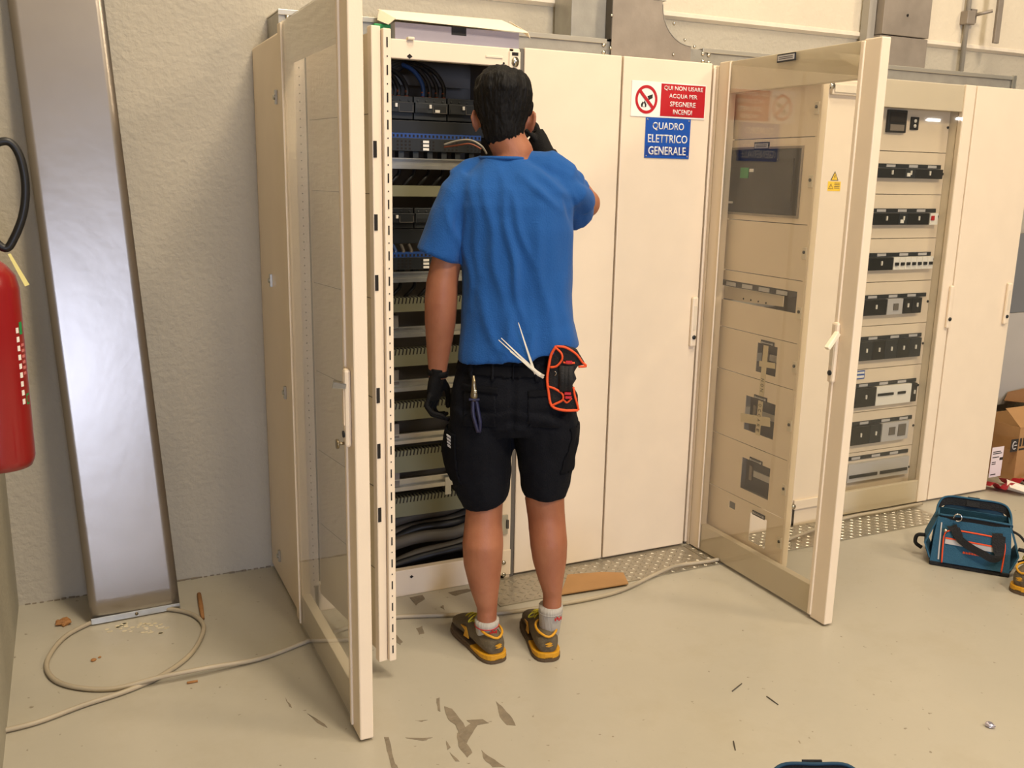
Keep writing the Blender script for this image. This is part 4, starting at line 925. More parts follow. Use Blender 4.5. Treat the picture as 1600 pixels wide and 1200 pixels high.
b.box(p.x+.02, p.x+.045, by0-.002, by0-.0016, p.z+.005, p.z+.02); b.build('label_print', M_ink, lb)
# barrier tape heap
t = empty('barrier_tape', (2.95, .02, 0), label='crumpled red and white barrier tape in a heap before the cardboard box', cat='tape')
rnd = random.Random(12)
for k in range(11):
    ox = 2.80+.075*k+rnd.uniform(-.02, .02); oy = -.02+rnd.uniform(-.06, .05)
    if ox > 3.0: oy = min(oy, .03)
    m = M_tapew if k % 2 else M_taper; pts = []
    a = rnd.uniform(0, 6.28); wv = Vector((math.cos(a), math.sin(a), .25))*.045; d = Vector((-math.sin(a), math.cos(a), 0))
    b = MB()
    for i in range(6):
        c0 = Vector((ox, oy, .004))+d*(.02*i-.05); c0.z += .022+.02*math.sin(i*1.3+k); c1 = Vector((ox, oy, .004))+d*(.02*(i+1)-.05); c1.z += .022+.02*math.sin((i+1)*1.3+k)
        b.hexa([c0-wv, c0+wv, c1+wv, c1-wv], [c0-wv+Vector((0, 0, .0008)), c0+wv+Vector((0, 0, .0008)), c1+wv+Vector((0, 0, .0008)), c1-wv+Vector((0, 0, .0008))])
    me = b.mesh()
    for v_ in me.vertices: v_.co.z = max(v_.co.z, .001); v_.co.y = min(v_.co.y, .05) if v_.co.x > 2.99 else v_.co.y
    link('tape_fold', me, m, t)
# ------------------------------------------------------------------ the man
HX = Vector((CF.x, CF.y, 0)).normalized(); EX = Vector((HX.y, -HX.x, 0)); M0 = Vector((-.25, -.5, 0)); MANG = math.atan2(EX.y, EX.x)
def B(u, v, t=0):
    d = ray(u, v); k = (t+(M0-CAM).dot(HX))/d.dot(HX); P = CAM+d*k-M0; return Vector((P.dot(EX), P.dot(HX), P.z))
def sil(uL, uR, v, t=0, kr=1.0):
    a, c_ = B(uL, v, t), B(uR, v, t); m = (a+c_)/2; r_ = (c_-a).length/2; return (m.x, m.y, m.z, r_, r_*kr)
man = empty('person', M0, MANG, label='person in blue t-shirt, navy shorts and black gloves reaching into the open cabinet', cat='person')
HC = Vector((-.042, .035, 1.745))                       # head centre
body = MB()
# head and neck
ht = [(0, .02, 1.60, .070, .075), (-.01, .012, 1.63, .060, .066), (-.03, .008, 1.66, .057, .066), (-.038, .012, 1.69, .060, .078), (-.040, .022, 1.72, .069, .090), (-.041, .028, 1.755, .074, .096), (-.042, .030, 1.79, .073, .094), (-.042, .028, 1.82, .062, .082), (-.042, .026, 1.845, .040, .055), (-.042, .025, 1.852, .012, .018)]
body.limb([(x-.012 if z < 1.62 else x, y, z, a, c_) for x, y, z, a, c_ in ht], 20)
body.limb([(-.04, .07, 1.665, .050, .040), (-.041, .085, 1.65, .040, .035), (-.041, .098, 1.645, .026, .02)], 14)      # jaw, chin
body.limb([(-.041, .05, 1.70, .062, .045), (-.041, .07, 1.66, .050, .05), (-.041, .075, 1.64, .034, .03)], 14)
body.limb([(-.041, .115, 1.755, .006, .007), (-.041, .130, 1.73, .009, .010), (-.041, .138, 1.712, .013, .011), (-.041, .125, 1.705, .012, .008)], 10, (1, 0, 0))   # nose
body.limb([(-.085, .105, 1.768, .008, .012), (-.041, .118, 1.770, .008, .010), (.003, .105, 1.768, .008, .012)], 8, (0, 0, 1))                     # brow
body.limb([(-.066, .108, 1.683, .005, .006), (-.041, .122, 1.684, .007, .007), (-.016, .108, 1.683, .005, .006)], 8, (0, 0, 1))                    # upper lip
body.limb([(-.062, .106, 1.672, .005, .006), (-.041, .119, 1.671, .007, .007), (-.020, .106, 1.672, .005, .006)], 8, (0, 0, 1))                    # lower lip
def ear(s):
    cx_ = -.041+s*.078; z = 1.715; y = .018
    ring = [(cx_+s*.004, y+.012, z-.030), (cx_+s*.009, y-.006, z-.018), (cx_+s*.015, y-.016, z+.004), (cx_+s*.016, y-.014, z+.024), (cx_+s*.010, y+.004, z+.032), (cx_+s*.002, y+.014, z+.020)]
    body.tube(ring, .0062, 8, 4); body.limb([(cx_, y+.004, z+.02, .008, .016), (cx_+s*.006, y-.002, z+.0, .006, .015), (cx_+s*.002, y+.006, z-.022, .006, .010)], 10, (1, 0, 0))
ear(-1); ear(1)
# torso under the shirt
body.limb([(.005, 0, .86, .150, .095), (.0, 0, 1.0, .150, .10), (.0, 0, 1.15, .148, .095), (-.0, 0, 1.3, .155, .10), (-.01, .0, 1.45, .155, .10), (-.015, .0, 1.53, .14, .085), (-.02, .005, 1.575, .09, .07), (-.03, .01, 1.61, .062, .062)], 20)
# arms
AL = [(-.16, 0, 1.52, .05, .055), (-.205, -.005, 1.42, .05, .055), sil(676, 722, 400, -.01, 1.1), sil(666, 716, 440, -.02, 1.05), sil(663, 715, 470, -.02, 1.0), sil(663, 713, 500, -.015, .95), sil(665, 708, 530, -.005, .9), sil(667, 702, 560, .005, .85), sil(669, 699, 578, .008, .75), sil(669, 699, 592, .01, .7)]
body.limb(AL, 16)
shR = Vector((.145, 0, 1.52)); elR = B(917, 318, .20); wrR = B(856, 246, .30)
def chain(P, Rr): return [(p.x, p.y, p.z, r_, r_) for p, r_ in zip(P, Rr)]
body.limb(chain([shR, shR.lerp(elR, .5), shR.lerp(elR, .9)], [.048, .044, .042]), 16, (0, 0, 1))
body.ell(elR, .045, .045, .046)
body.limb(chain([elR, elR.lerp(wrR, .25), elR.lerp(wrR, .5), elR.lerp(wrR, .8), wrR], [.042, .046, .042, .033, .029]), 16, (0, 0, 1))
# legs
ankL = sil(745, 777, 950, -.05); ankR = sil(848, 878, 930, -.035)
LL = [(-.095, .0, .90, .09, .10), (-.095, 0, .75, .085, .09), sil(727, 790, 740, -.01, 1.05), sil(728, 786, 790, -.01, 1.0), sil(726, 785, 815, -.015, 1.0), sil(722, 787, 850, -.03, 1.05), sil(724, 785, 880, -.035, 1.0), sil(733, 781, 915, -.043, 1.0), sil(742, 778, 940, -.048, 1.05), ankL, (ankL[0], ankL[1], .09, .033, .038)]
RL = [(.10, .0, .90, .09, .10), (.105, 0, .75, .085, .09), sil(822, 884, 740, .0, 1.05), sil(820, 882, 780, .0, 1.0), sil(824, 883, 805, -.0, 1.0), sil(828, 887, 850, -.015, 1.05), sil(832, 886, 875, -.02, 1.0), sil(841, 881, 905, -.03, 1.0), sil(847, 879, 922, -.035, 1.05), ankR, (ankR[0], ankR[1], .12, .033, .038)]
body.limb(LL, 18); body.limb(RL, 18)
link('body', fuse(body, .007, 6), M_skin, man, local=True)
for s_ in (-1, 1):
    MB().ell((-.041+s_*.031, .104, 1.748), .012, .012, .011).build('eye', M_white, man, local=True)
    MB().ell((-.041+s_*.031, .1135, 1.748), .0052, .0035, .0052).build('iris', M_brown, man, local=True)
# hair
hair = MB()
hp_ = [(-.040, .002, 1.652, .047, .042), (-.041, .004, 1.670, .056, .054), (-.041, .006, 1.692, .060, .062), (-.042, .008, 1.715, .068, .070), (-.043, .010, 1.735, .077, .080), (-.043, .014, 1.765, .085, .092), (-.043, .018, 1.80, .087, .104), (-.042, .022, 1.832, .079, .100), (-.040, .026, 1.854, .060, .078), (-.038, .028, 1.864, .028, .040)]
hair.limb([(x, y-.016, z, a, c_) for x, y, z, a, c_ in hp_], 24)
hair.limb([(-.085, .075, 1.825, .018, .02), (-.04, .094, 1.828, .022, .022), (.005, .075, 1.825, .018, .02)], 12, (0, 0, 1))
hair.limb([(-.121, .020, 1.775, .012, .022), (-.121, .028, 1.735, .007, .013)], 10); hair.limb([(.037, .020, 1.775, .012, .022), (.037, .028, 1.735, .007, .013)], 10)
def hdisp(c, n):
    q = Vector((math.atan2(c.x+.042, c.y-.02)*3.2, c.z*5, (c.y)*6))
    k = noise.noise(q*3.0)*.006+noise.noise(Vector((q.x*9, c.z*14, 1)))*.0035
    if c.z > 1.80: k += .004*noise.noise(c*38)
    return n*k
link('hair', fuse(hair, .005, 3, hdisp), M_hair, man, local=True)
# t-shirt
sh_ = MB()
T = [(.018, 0, 1.0, .196, .128), (.016, 0, 1.035, .192, .126), (.012, 0, 1.10, .180, .120), (.010, 0, 1.20, .172, .117), (.009, 0, 1.30, .173, .122), (.004, 0, 1.40, .180, .126), (-.006, .0, 1.47, .186, .122), (-.012, .0, 1.515, .182, .110), (-.018, .002, 1.55, .158, .095), (-.026, .006, 1.578, .118, .082), (-.034, .010, 1.600, .084, .074), (-.036, .012, 1.611, .076, .070)]
rs_ = []
for (x, y, z, a, c_) in T:
    ring = []
    for k in range(36):
        th = 2*PI*k/36; cc, ss = math.cos(th), math.sin(th); e_ = .82
        px = x+a*math.copysign(abs(cc)**e_, cc); py = y+c_*math.copysign(abs(ss)**e_, ss); pz = z
        w_ = max(0, (1.2-z)/.225); sx_ = (px-.01)/.19
        if z < 1.2: pz += w_*(.038*max(0, sx_)**1.2+.010*sx_-.006*math.sin(th*2+1))
        ring.append((px, py, pz))
    rs_.append(ring)
sh_.rings(rs_)
sL = [(-.125, 0, 1.535, .062, .072), (-.165, -.002, 1.49, .072, .082), (-.198, -.006, 1.42, .072, .080), (-.218, -.010, 1.36, .072, .080), (-.233, -.012, 1.312, .075, .082)]
sh_.limb(sL, 22)
q0 = Vector((.115, .0, 1.515)); q1 = B(903, 325, .14)
e1 = q1; sh_.limb([(q0.x, q0.y, q0.z, .070, .070), (q0.x*.6+e1.x*.4, q0.y*.6+e1.y*.4, q0.z*.6+e1.z*.4+.004, .066, .074), (q0.x*.25+e1.x*.75, q0.y*.25+e1.y*.75, q0.z*.25+e1.z*.75+.002, .062, .076), (e1.x, e1.y, e1.z-.006, .058, .078)], 20, (0, 0, 1))
sh_.limb([(.02, .0, 1.572, .04, .06), (.09, .0, 1.565, .05, .075), (.140, .01, 1.540, .052, .07), (.165, .03, 1.510, .052, .06)], 16, (0, 0, 1))
sh_.limb([(.16, .03, 1.51, .05, .04), (.185, .08, 1.48, .06, .05), (.192, .12, 1.445, .06, .05)], 14, (0, 0, 1))
for a_, c_ in ((B(893, 283, .04), .040), (B(903, 296, .10), .036)): sh_.ell(a_, c_, c_, c_)
sh_.limb([tuple(B(878, 290, .0))+(.045, .045), tuple(B(902, 303, -.005))+(.034, .036), tuple(B(908, 314, .06))+(.042, .045)], 14)
sh_.limb([tuple(B(885, 285, .03))+(.040, .040), tuple(B(904, 298, .12))+(.036, .036)], 14)
sh_.limb([(-.08, .0, 1.570, .035, .06), (-.12, .0, 1.550, .040, .065), (-.150, .0, 1.518, .052, .07)], 16, (0, 0, 1))
RIDGE = [  # soft creases: start (x,z), end (x,z), width, height
    (-.10, 1.575, -.02, 1.10, .016, .006), (-.05, 1.57, .015, 1.22, .013, .006), (-.02, 1.52, .05, 1.30, .012, .006), (-.13, 1.54, -.10, 1.20, .015, .005), (.02, 1.56, .13, 1.46, .012, .006),
    (.05, 1.575, .16, 1.50, .010, .006), (-.03, 1.42, .035, 1.10, .011, .006), (.06, 1.42, .10, 1.08, .016, .004), (-.11, 1.22, -.03, 1.0, .016, .005), (-.15, 1.46, -.13, 1.16, .012, .006), (.0, 1.16, -.035, .99, .014, .008), (.10, 1.2, .14, 1.0, .018, .005),
    (-.20, 1.46, -.165, 1.33, .012, .005), (-.17, 1.50, -.175, 1.34, .010, -.004), (.14, 1.25, .17, 1.02, .02, .005), (.07, 1.12, .05, .98, .014, .006), (.165, 1.53, .19, 1.44, .010, .005), (.14, 1.5, .19, 1.40, .010, -.005)]
def sdisp(c, n):
    back = max(0, min(1, (-n.y+.25)/.6)); k = 0
    for x0_, z0_, x1_, z1_, w_, h_ in RIDGE:
        L2 = (x1_-x0_)**2+(z1_-z0_)**2; t_ = ((c.x-x0_)*(x1_-x0_)+(c.z-z0_)*(z1_-z0_))/L2; t_ = max(0, min(1, t_))
        wob = .006*math.sin(c.z*31+x0_*40); dx = c.x-(x0_+(x1_-x0_)*t_)-wob; dz = c.z-(z0_+(z1_-z0_)*t_); d2 = dx*dx+dz*dz
        k += 1.6*h_*math.exp(-d2/(w_*w_))*math.sin(PI*(.12+.8*t_))
    k *= back
    k += .0075*noise.noise(Vector((c.x*13, c.y*9, c.z*3.2)))+.003*noise.noise(Vector((c.x*30, c.y*20, c.z*9)))
    if c.z < 1.06: k += .007*noise.noise(Vector((c.x*16, c.y*16, 2)))*(1.06-c.z)/.08
    return n*k
shm = fuse(sh_, .006, 3, sdisp)
shirt = link('t_shirt', shm, M_shirt, man, local=True)
b = MB(); b.tube([(-.036+.074*math.cos(a_)*1.03, .010+.070*math.sin(a_)*1.04, 1.609+.010*(math.sin(a_) < -2)) for a_ in [2*PI*i/40 for i in range(41)]], .0055, 8); b.build('collar', M_shirt, shirt, local=True)
# shorts
so = MB()
def fat(r_, k): return (r_[0], r_[1], r_[2], r_[3]*k, r_[4]*k)
so.limb([(.010, 0, 1.03, .166, .108), (.008, 0, .985, .174, .114), (.004, -.004, .93, .184, .126), (.002, -.008, .88, .194, .136), (.003, -.006, .82, .200, .132), (.004, 0, .785, .196, .12)], 28)
sLg = [(-.095, -.004, .84, .100, .125), sil(700, 800, 690, 0, 1.2), sil(700, 799, 720, 0, 1.12), sil(707, 798, 750, 0, 1.08), sil(714, 796, 772, 0, 1.05), sil(723, 794, 786, 0, 1.05)]
sRg = [(.105, -.004, .84, .098, .125), sil(803, 903, 672, 0, 1.2), sil(807, 899, 705, 0, 1.12), sil(811, 896, 735, 0, 1.08), sil(813, 890, 760, 0, 1.05), sil(816, 886, 772, 0, 1.05)]
so.limb(sLg, 22); so.limb(sRg, 22)
so.limb([(-.185, .01, .76, .02, .05), (-.192, .01, .70, .028, .055), (-.180, .01, .62, .022, .05)], 14)
so.limb([(.195, .01, .80, .018, .05), (.200, .01, .74, .020, .055), (.19, .01, .66, .014, .05)], 14)
def sodisp(c, n):
    k = .007*noise.noise(Vector((c.x*12, c.y*9, c.z*7)))+.0035*noise.noise(Vector((c.x*30, c.y*25, c.z*22)))
    if n.y < 0 and .79 < c.z < .86: k += .004*math.sin((c.z+abs(c.x)*.25)*120)*(1 if abs(c.x) < .16 else 0)
    if abs(c.x-.003) < .012 and c.z > .79 and n.y < 0: k -= .007
    return n*k
som = fuse(so, .0065, 3, sodisp); shorts = link('shorts', som, M_short, man, local=True)
def cloth_patch(name, me, test, off, m, parent, bulge=0):
    """copy of the region of a cloth surface that passes test, lifted by off: pockets, flaps, belt loops"""
    vs = {}; V_ = []; F_ = []
    for p in me.polygons:
        cs = [me.vertices[i] for i in p.vertices]
        if all(test(v.co, v.normal) for v in cs):
            f = []
            for v in cs:
                if v.index not in vs: vs[v.index] = len(V_); V_.append(v.co+v.normal*off)
                f.append(vs[v.index])
            F_.append(f)
    if not F_: return None
    me2 = bpy.data.meshes.new(name); me2.from_pydata([tuple(v) for v in V_], [], F_); me2.update()
    for p in me2.polygons: p.use_smooth = True
    o = link(name, me2, m, parent, local=True); s_ = o.modifiers.new('s', 'SOLIDIFY'); s_.thickness = off*1.1; s_.offset = -1; return o
def box_test(x0_, x1_, z0_, z1_, sl_=0): return lambda c, n: n.y < -.15 and x0_ < c.x < x1_ and z0_+sl_*(c.x-x0_) < c.z < z1_+sl_*(c.x-x0_)
cloth_patch('back_pocket', som, box_test(-.150, -.045, .80, .925), .0035, M_short, shorts)
cloth_patch('back_pocket', som, box_test(.048, .150, .80, .915), .0035, M_short, shorts)
cloth_patch('pocket_flap', som, box_test(-.155, -.04, .905, .93), .006, M_short2, shorts)
cloth_patch('pocket_flap', som, box_test(.043, .152, .895, .92), .006, M_short2, shorts)
cloth_patch('waistband', som, lambda c, n: .955 < c.z < .995, .004, M_short2, shorts)
for x in (-.125, -.06, .0, .075): cloth_patch('belt_loop', som, box_test(x-.008, x+.008, .945, 1.0), .008, M_short, shorts)
cloth_patch('cargo_pocket', som, lambda c, n: n.x < -.35 and c.z > .60 and c.z < .77 and c.x < -.1 and abs(c.y) < .085, .005, M_short2, shorts)
cloth_patch('cargo_pocket', som, lambda c, n: n.x > .35 and c.z > .64 and c.z < .79 and c.x > .1 and abs(c.y) < .085, .004, M_short2, shorts)
p = B(703, 684, -.04); b = MB()
for k in range(4): b.hexa([(p.x-.008+k*.001, p.y-.02, p.z+.018-k*.011), (p.x+.004+k*.001, p.y-.026, p.z+.012-k*.011), (p.x+.006+k*.001, p.y-.026, p.z+.005-k*.011), (p.x-.006+k*.001, p.y-.02, p.z+.011-k*.011)], [(q_[0]-.002, q_[1]-.003, q_[2]) for q_ in ((p.x-.008+k*.001, p.y-.02, p.z+.018-k*.011), (p.x+.004+k*.001, p.y-.026, p.z+.012-k*.011), (p.x+.006+k*.001, p.y-.026, p.z+.005-k*.011), (p.x-.006+k*.001, p.y-.02, p.z+.011-k*.011))])
b.build('side_print', M_refl, shorts, local=True)
# gloves: five separate curled fingers
def glove(name, wrist, mid, knuckles, fingers, thumb, wr=(.030, .024), pr_=(.040, .022)):
    b = MB(); W_, Mi, K = Vector(wrist), Vector(mid), Vector(knuckles); d = (K-W_).normalized()
    ref = (Vector(fingers[-1][0])-Vector(fingers[0][0])).normalized()
    # palm: elliptical, wide along ref
    rs = []
    side = ref-d*ref.dot(d); side.normalize(); nn = d.cross(side)
    for t_, (a, c_) in ((-.28, (wr[0], wr[1])), (0, (wr[0], wr[1])), (.3, (pr_[0]*.9, pr_[1])), (.7, pr_), (1.0, (pr_[0]*.98, pr_[1]*.75))):
        p = W_.lerp(K, t_) if t_ >= 0 else W_+(K-W_)*t_
        if 0 < t_ < 1: p = p+(Mi-W_.lerp(K, .5))*(1-abs(2*t_-1))
        rs.append([p+side*a*math.cos(2*PI*k/18)+nn*c_*math.sin(2*PI*k/18) for k in range(18)])
    b.rings(rs)
    for F_ in fingers+[thumb]:
        P = [Vector(q) for q in F_[:-1]]; r0 = F_[-1]; n_ = len(P)
        b.limb([(q.x, q.y, q.z, r0*(1-.10*i), r0*(1-.10*i)) for i, q in enumerate(P)], 10, (.3, .4, .86)); b.ell(P[-1], r0*.72, r0*.72, r0*.72, 10, 8)
    o = link(name, fuse(b, .0032, 2), M_glove, man, local=True)
    return o, side, nn, d
wl_ = B(684, 584, .012); kn = B(680, 622, .03)
def g(u, v, t): return B(u, v, t)
gl, sd, nn_, d_ = glove('glove', wl_, B(679, 603, .02), kn,
    [[g(672, 618, -.012), g(666, 634, -.020), g(675, 645, -.024), g(690, 649, -.02), g(699, 655, -.010), .0092],
     [g(675, 620, .008), g(667, 637, .006), g(675, 648, .0), g(692, 653, .004), g(700, 655, .01), .0098],
     [g(679, 621, .030), g(672, 638, .032), g(678, 649, .030), g(692, 651, .032), g(698, 646, .034), .0100],
     [g(684, 620, .050), g(678, 636, .058), g(683, 646, .060), g(694, 645, .058), .0098]],
    [g(690, 592, .035), g(698, 604, .045), g(701, 620, .048), g(700, 634, .046), .0118])
b = MB(); b.limb([(wl_.x-d_.x*f_, wl_.y-d_.y*f_, wl_.z-d_.z*f_, .0335, .0275) for f_ in (.016, -.004)], 18); b.build('cuff', M_glove, gl, local=True)
wR = wrR; kR = B(836, 212, .345)
def G(u, v, t): return B(u, v, t)
gr, sd, nn_, d_ = glove('glove', wR, B(845, 228, .325), kR,
    [[G(842, 208, .350), G(838, 196, .375), G(832, 190, .395), G(825, 192, .405), .0098],
     [G(836, 208, .365), G(830, 194, .385), G(823, 188, .405), G(816, 190, .415), .0100],
     [G(829, 210, .372), G(822, 198, .392), G(815, 192, .410), G(809, 195, .418), .0098],
     [G(824, 214, .376), G(816, 205, .392), G(810, 201, .405), G(805, 204, .410), .0088]],
    [G(843, 226, .318), G(834, 214, .318), G(826, 206, .325), G(819, 202, .34), .0112], wr=(.031, .027), pr_=(.037, .024))
b = MB(); b.limb([(wR.x-d_.x*f_, wR.y-d_.y*f_, wR.z-d_.z*f_, .036, .034) for f_ in (.030, .010, -.006)], 18); b.build('cuff', M_glove, gr, local=True)
# socks
for nm, A_, lo in (('L', ankL, .07), ('R', (ankR[0]-.004, ankR[1]), .075)):
    top = B(757, 966, -.05) if nm == 'L' else B(862, 945, -.035)
    zt = top.z; b = MB(); b.limb([(A_[0], A_[1], zt, .040, .043), (A_[0], A_[1], zt-.012, .0405, .044), (A_[0], A_[1]+.004, (zt+lo)/2, .038, .043), (A_[0]-.002, A_[1]+.010, lo, .034, .046), (A_[0]-.004, A_[1]+.02, lo-.03, .028, .045)], 24)
    so_ = b.build('sock', M_sock, man, local=True)
    b = MB(); x_ = A_[0]+.012
    for i, (dx, dz) in enumerate(((0, 0), (.006, .004), (.012, .0), (.018, .004))): b.box(x_+dx, x_+dx+.0045, A_[1]-.047+dx*.18, A_[1]-.0445+dx*.35, zt-.035+dz, zt-.026+dz)
    b.build('sock_mark', M_redpl, so_, local=True)
    b = MB(); b.limb([(A_[0], A_[1], zt-.020, .0412, .0448), (A_[0], A_[1], zt-.0225, .0412, .0448)], 24); b.build('sock_stripe', M_redpl if nm == 'L' else M_sock, so_, local=True)

# shoes: local X across, Y heel->toe, Z up ; built once as meshes
def shoe(parent, loc, rz, top=False, lab=None):
    XM = Matrix.Translation(loc) @ Matrix.Rotation(rz, 4, 'Z')
    # outline half widths along length
    Ls_ = [0, .012, .04, .09, .14, .19, .23, .265, .285, .292]
    Wd = [.022, .036, .044, .045, .044, .048, .051, .045, .030, .012]
    Hh = [.085, .095, .100, .104, .102, .086, .072, .060, .048, .032]
    def ring_at(y, w_, z0_, z1_, top_k=.55, n=20, off=0):
        r_ = []
        for k in range(n):
            th = 2*PI*k/n; c_, s_ = math.cos(th), math.sin(th); h_ = (z1_-z0_)/2
            xx = w_*math.copysign(abs(c_)**.75, c_)*(1 if s_ < 0 else 1-(1-top_k)*s_**1.5); zz = (z0_+z1_)/2+h_*math.copysign(abs(s_)**.8, s_)
            r_.append((xx, y, zz))
        return r_
    b = MB(); b.smooth = True
    b.rings([ring_at(y+.004, w_*.94, .022, z1_, .66 if y < .16 else .75) for y, w_, z1_ in zip(Ls_, Wd, Hh)])
    me = b.mesh(); 
    for v in me.vertices:
        if False:           # collar: cup shape, lower at the sides
            s2 = (v.co.y-.0)/.13; v.co.z -= .022*math.sin(PI*max(0, min(1, s2)))*(1 if abs(v.co.x) > .0 else .5)
        v.co += Vector((0, 0, 0))+v.normal*.002*noise.noise(v.co*60+Vector(loc))
    me.transform(XM); 
    if parent: s_ = link('shoe', me, M_suede, parent, local=True)
    else: s_ = link('safety_shoe', me, M_suede, label=lab, cat='shoe')
    sub = s_.modifiers.new('s', 'SUBSURF'); sub.levels = 1; sub.render_levels = 2
    def outline(z, k, y0_=-.006, y1_=.302, nn=40):
        pts = []
        ys = np.interp(np.linspace(0, 1, 14), np.linspace(0, 1, len(Ls_)), Ls_)
        for y in ys: pts.append((float(np.interp(y, Ls_, Wd))*k+.003, y))
        return pts
    def slab(name, z0_, z1_, k, m, lift=0, dz_=0, ymax=9):
        o_ = [q_ for q_ in outline(0, k) if q_[1] <= ymax]; ye_ = .298 if ymax > 1 else o_[-1][1]+.001; R_ = [(x, y) for x, y in o_]; L_ = [(-x, y) for x, y in reversed(o_)]
        loop = [(o_[0][0]*.5, -.005)]+R_+[(o_[-1][0]*.4, ye_)]+[(-o_[-1][0]*.4, ye_)]+L_+[(-o_[0][0]*.5, -.005)]
        def lz(y, z): return z+(.012*max(0, (y-.22)/.07)**2 if lift else 0)
        b = MB(); b.hexa([(x, y, lz(y, z0_)) for x, y in loop], [(x, y, lz(y, z1_+(.010*max(0, 1-y/.10) if dz_ else 0))) for x, y in loop])
        return b.build(name, m, s_, bevel=.002, local=True, xf=XM)
    slab('midsole', .012, .020, .975, M_outs, 1, 0); slab('heel_stripe', .0125, .0215, .995, M_sole, 0, 1, .115); slab('outsole', .0, .0118, 1.04, M_outs, 1)
    # tongue, laces, heel logo, side flash
    b = MB(); b.limb([(0, .150, .080, .024, .006), (0, .125, .108, .024, .006), (0, .105, .138, .021, .005)], 12, (1, 0, 0)); b.build('tongue', M_lace, s_, local=True, xf=XM)
    for k in range(4):
        y = .135+.024*k; z = float(np.interp(y, Ls_, Hh))+.003; MB().tube([(-.024, y-.004, z-.014), (-.012, y, z-.001), (.012, y+.006, z-.001), (.024, y+.010, z-.014)], .0028, 6, 3).build('lace', M_lace, s_, local=True, xf=XM)
    MB().tube([(-.012, .128, .112), (-.035, .12, .118), (-.045, .13, .098), (-.02, .135, .098)], .0026, 6, 4).build('lace_bow', M_lace, s_, local=True, xf=XM)
    b = MB(); b.hexa([(-.014, -.0035, .066), (.002, -.0045, .060), (.010, -.004, .068), (.002, -.0045, .072)], [(q_[0], q_[1]-.003, q_[2]) for q_ in ((-.014, -.0035, .066), (.002, -.0045, .060), (.010, -.004, .068), (.002, -.0045, .072))])
    b.hexa([(-.012, -.0035, .058), (.0, -.0045, .056), (.012, -.0035, .061), (.0, -.0045, .062)], [(q_[0], q_[1]-.003, q_[2]) for q_ in ((-.012, -.0035, .058), (.0, -.0045, .056), (.012, -.0035, .061), (.0, -.0045, .062))]); b.build('heel_logo', M_sole, s_, local=True, xf=XM)
    for sx in (-1, 1):
        b = MB(); pts = [(.13, .036), (.165, .032), (.155, .056), (.185, .064), (.15, .070), (.14, .052)]
        b.hexa([(sx*(float(np.interp(y, Ls_, Wd))*.94*.99+.0005), y, z) for y, z in pts], [(sx*(float(np.interp(y, Ls_, Wd))*.94+.0035), y, z) for y, z in pts]); b.build('side_flash', M_sole, s_, local=True, xf=XM)
    b = MB(); b.tube([(.031*math.cos(a_)*1.1, .055+.050*math.sin(a_), float(np.interp(.055+.050*math.sin(a_), Ls_, Hh))-.003) for a_ in [2*PI*i/20 for i in range(21)]], .0042, 8); b.build('padded_collar', M_sole, s_, local=True, xf=XM)
    return s_
def loc_of(p): q = p-M0; return Vector((q.dot(EX), q.dot(HX), 0))
hl = loc_of(gz(778, 1036)); tl_ = loc_of(gz(716, 975)); dL_ = (tl_-hl); 
shoe(man, hl, math.atan2(dL_.y, dL_.x)-PI/2)
hr = loc_of(gz(857, 1034)); tr_ = loc_of(gz(829, 965)); dR_ = tr_-hr
shoe(man, hr, math.atan2(dR_.y, dR_.x)-PI/2)
# second person's shoe at the right edge
q = gz(1594, 930); s2 = shoe(None, Vector((q.x, q.y+.01, 0)), R(-75), lab='brown safety shoe with yellow sole at the right picture edge beside the blue bag')

# things carried in the pockets
def worldm(): return Matrix.Translation(M0) @ Matrix.Rotation(MANG, 4, 'Z')
WM = worldm()
pt = empty('pliers', WM @ B(743, 620, -.13), label='steel pliers with navy handles standing in his left back pocket', cat='pliers')
tY = -.142
b = MB(); a, c_ = B(740, 587, tY), B(741, 626, tY); b.limb([(a.x, a.y, a.z, .004, .004), ((a.x*.6+c_.x*.4), a.y, a.z*.6+c_.z*.4, .007, .006), (c_.x*.8+a.x*.2, a.y, c_.z*.8+a.z*.2, .011, .007), (c_.x, c_.y, c_.z, .009, .007)], 12); b.build('jaws', M_steel, pt, xf=WM)
p = B(742, 612, tY-.006); MB().cyl((p.x, p.y+.004, p.z), (p.x, p.y-.004, p.z), .006).build('pivot', M_screw, pt, xf=WM)
MB().tube([B(739, 625, tY), B(739, 645, tY-.002), B(743, 662, tY), B(747, 675, tY+.004)], .0062, 8, 4).build('grip', M_navyh, pt, xf=WM)
MB().tube([B(744, 625, tY), B(747, 642, tY), B(750, 660, tY), B(749, 675, tY+.006)], .0062, 8, 4).build('grip', M_navyh, pt, xf=WM)
c_ = B(741, 624, tY-.002); MB().box(c_.x-.016, c_.x+.016, c_.y-.006, c_.y+.006, c_.z-.003, c_.z+.003).build('grip_collar', M_navyh, pt, xf=WM, bevel=.001)
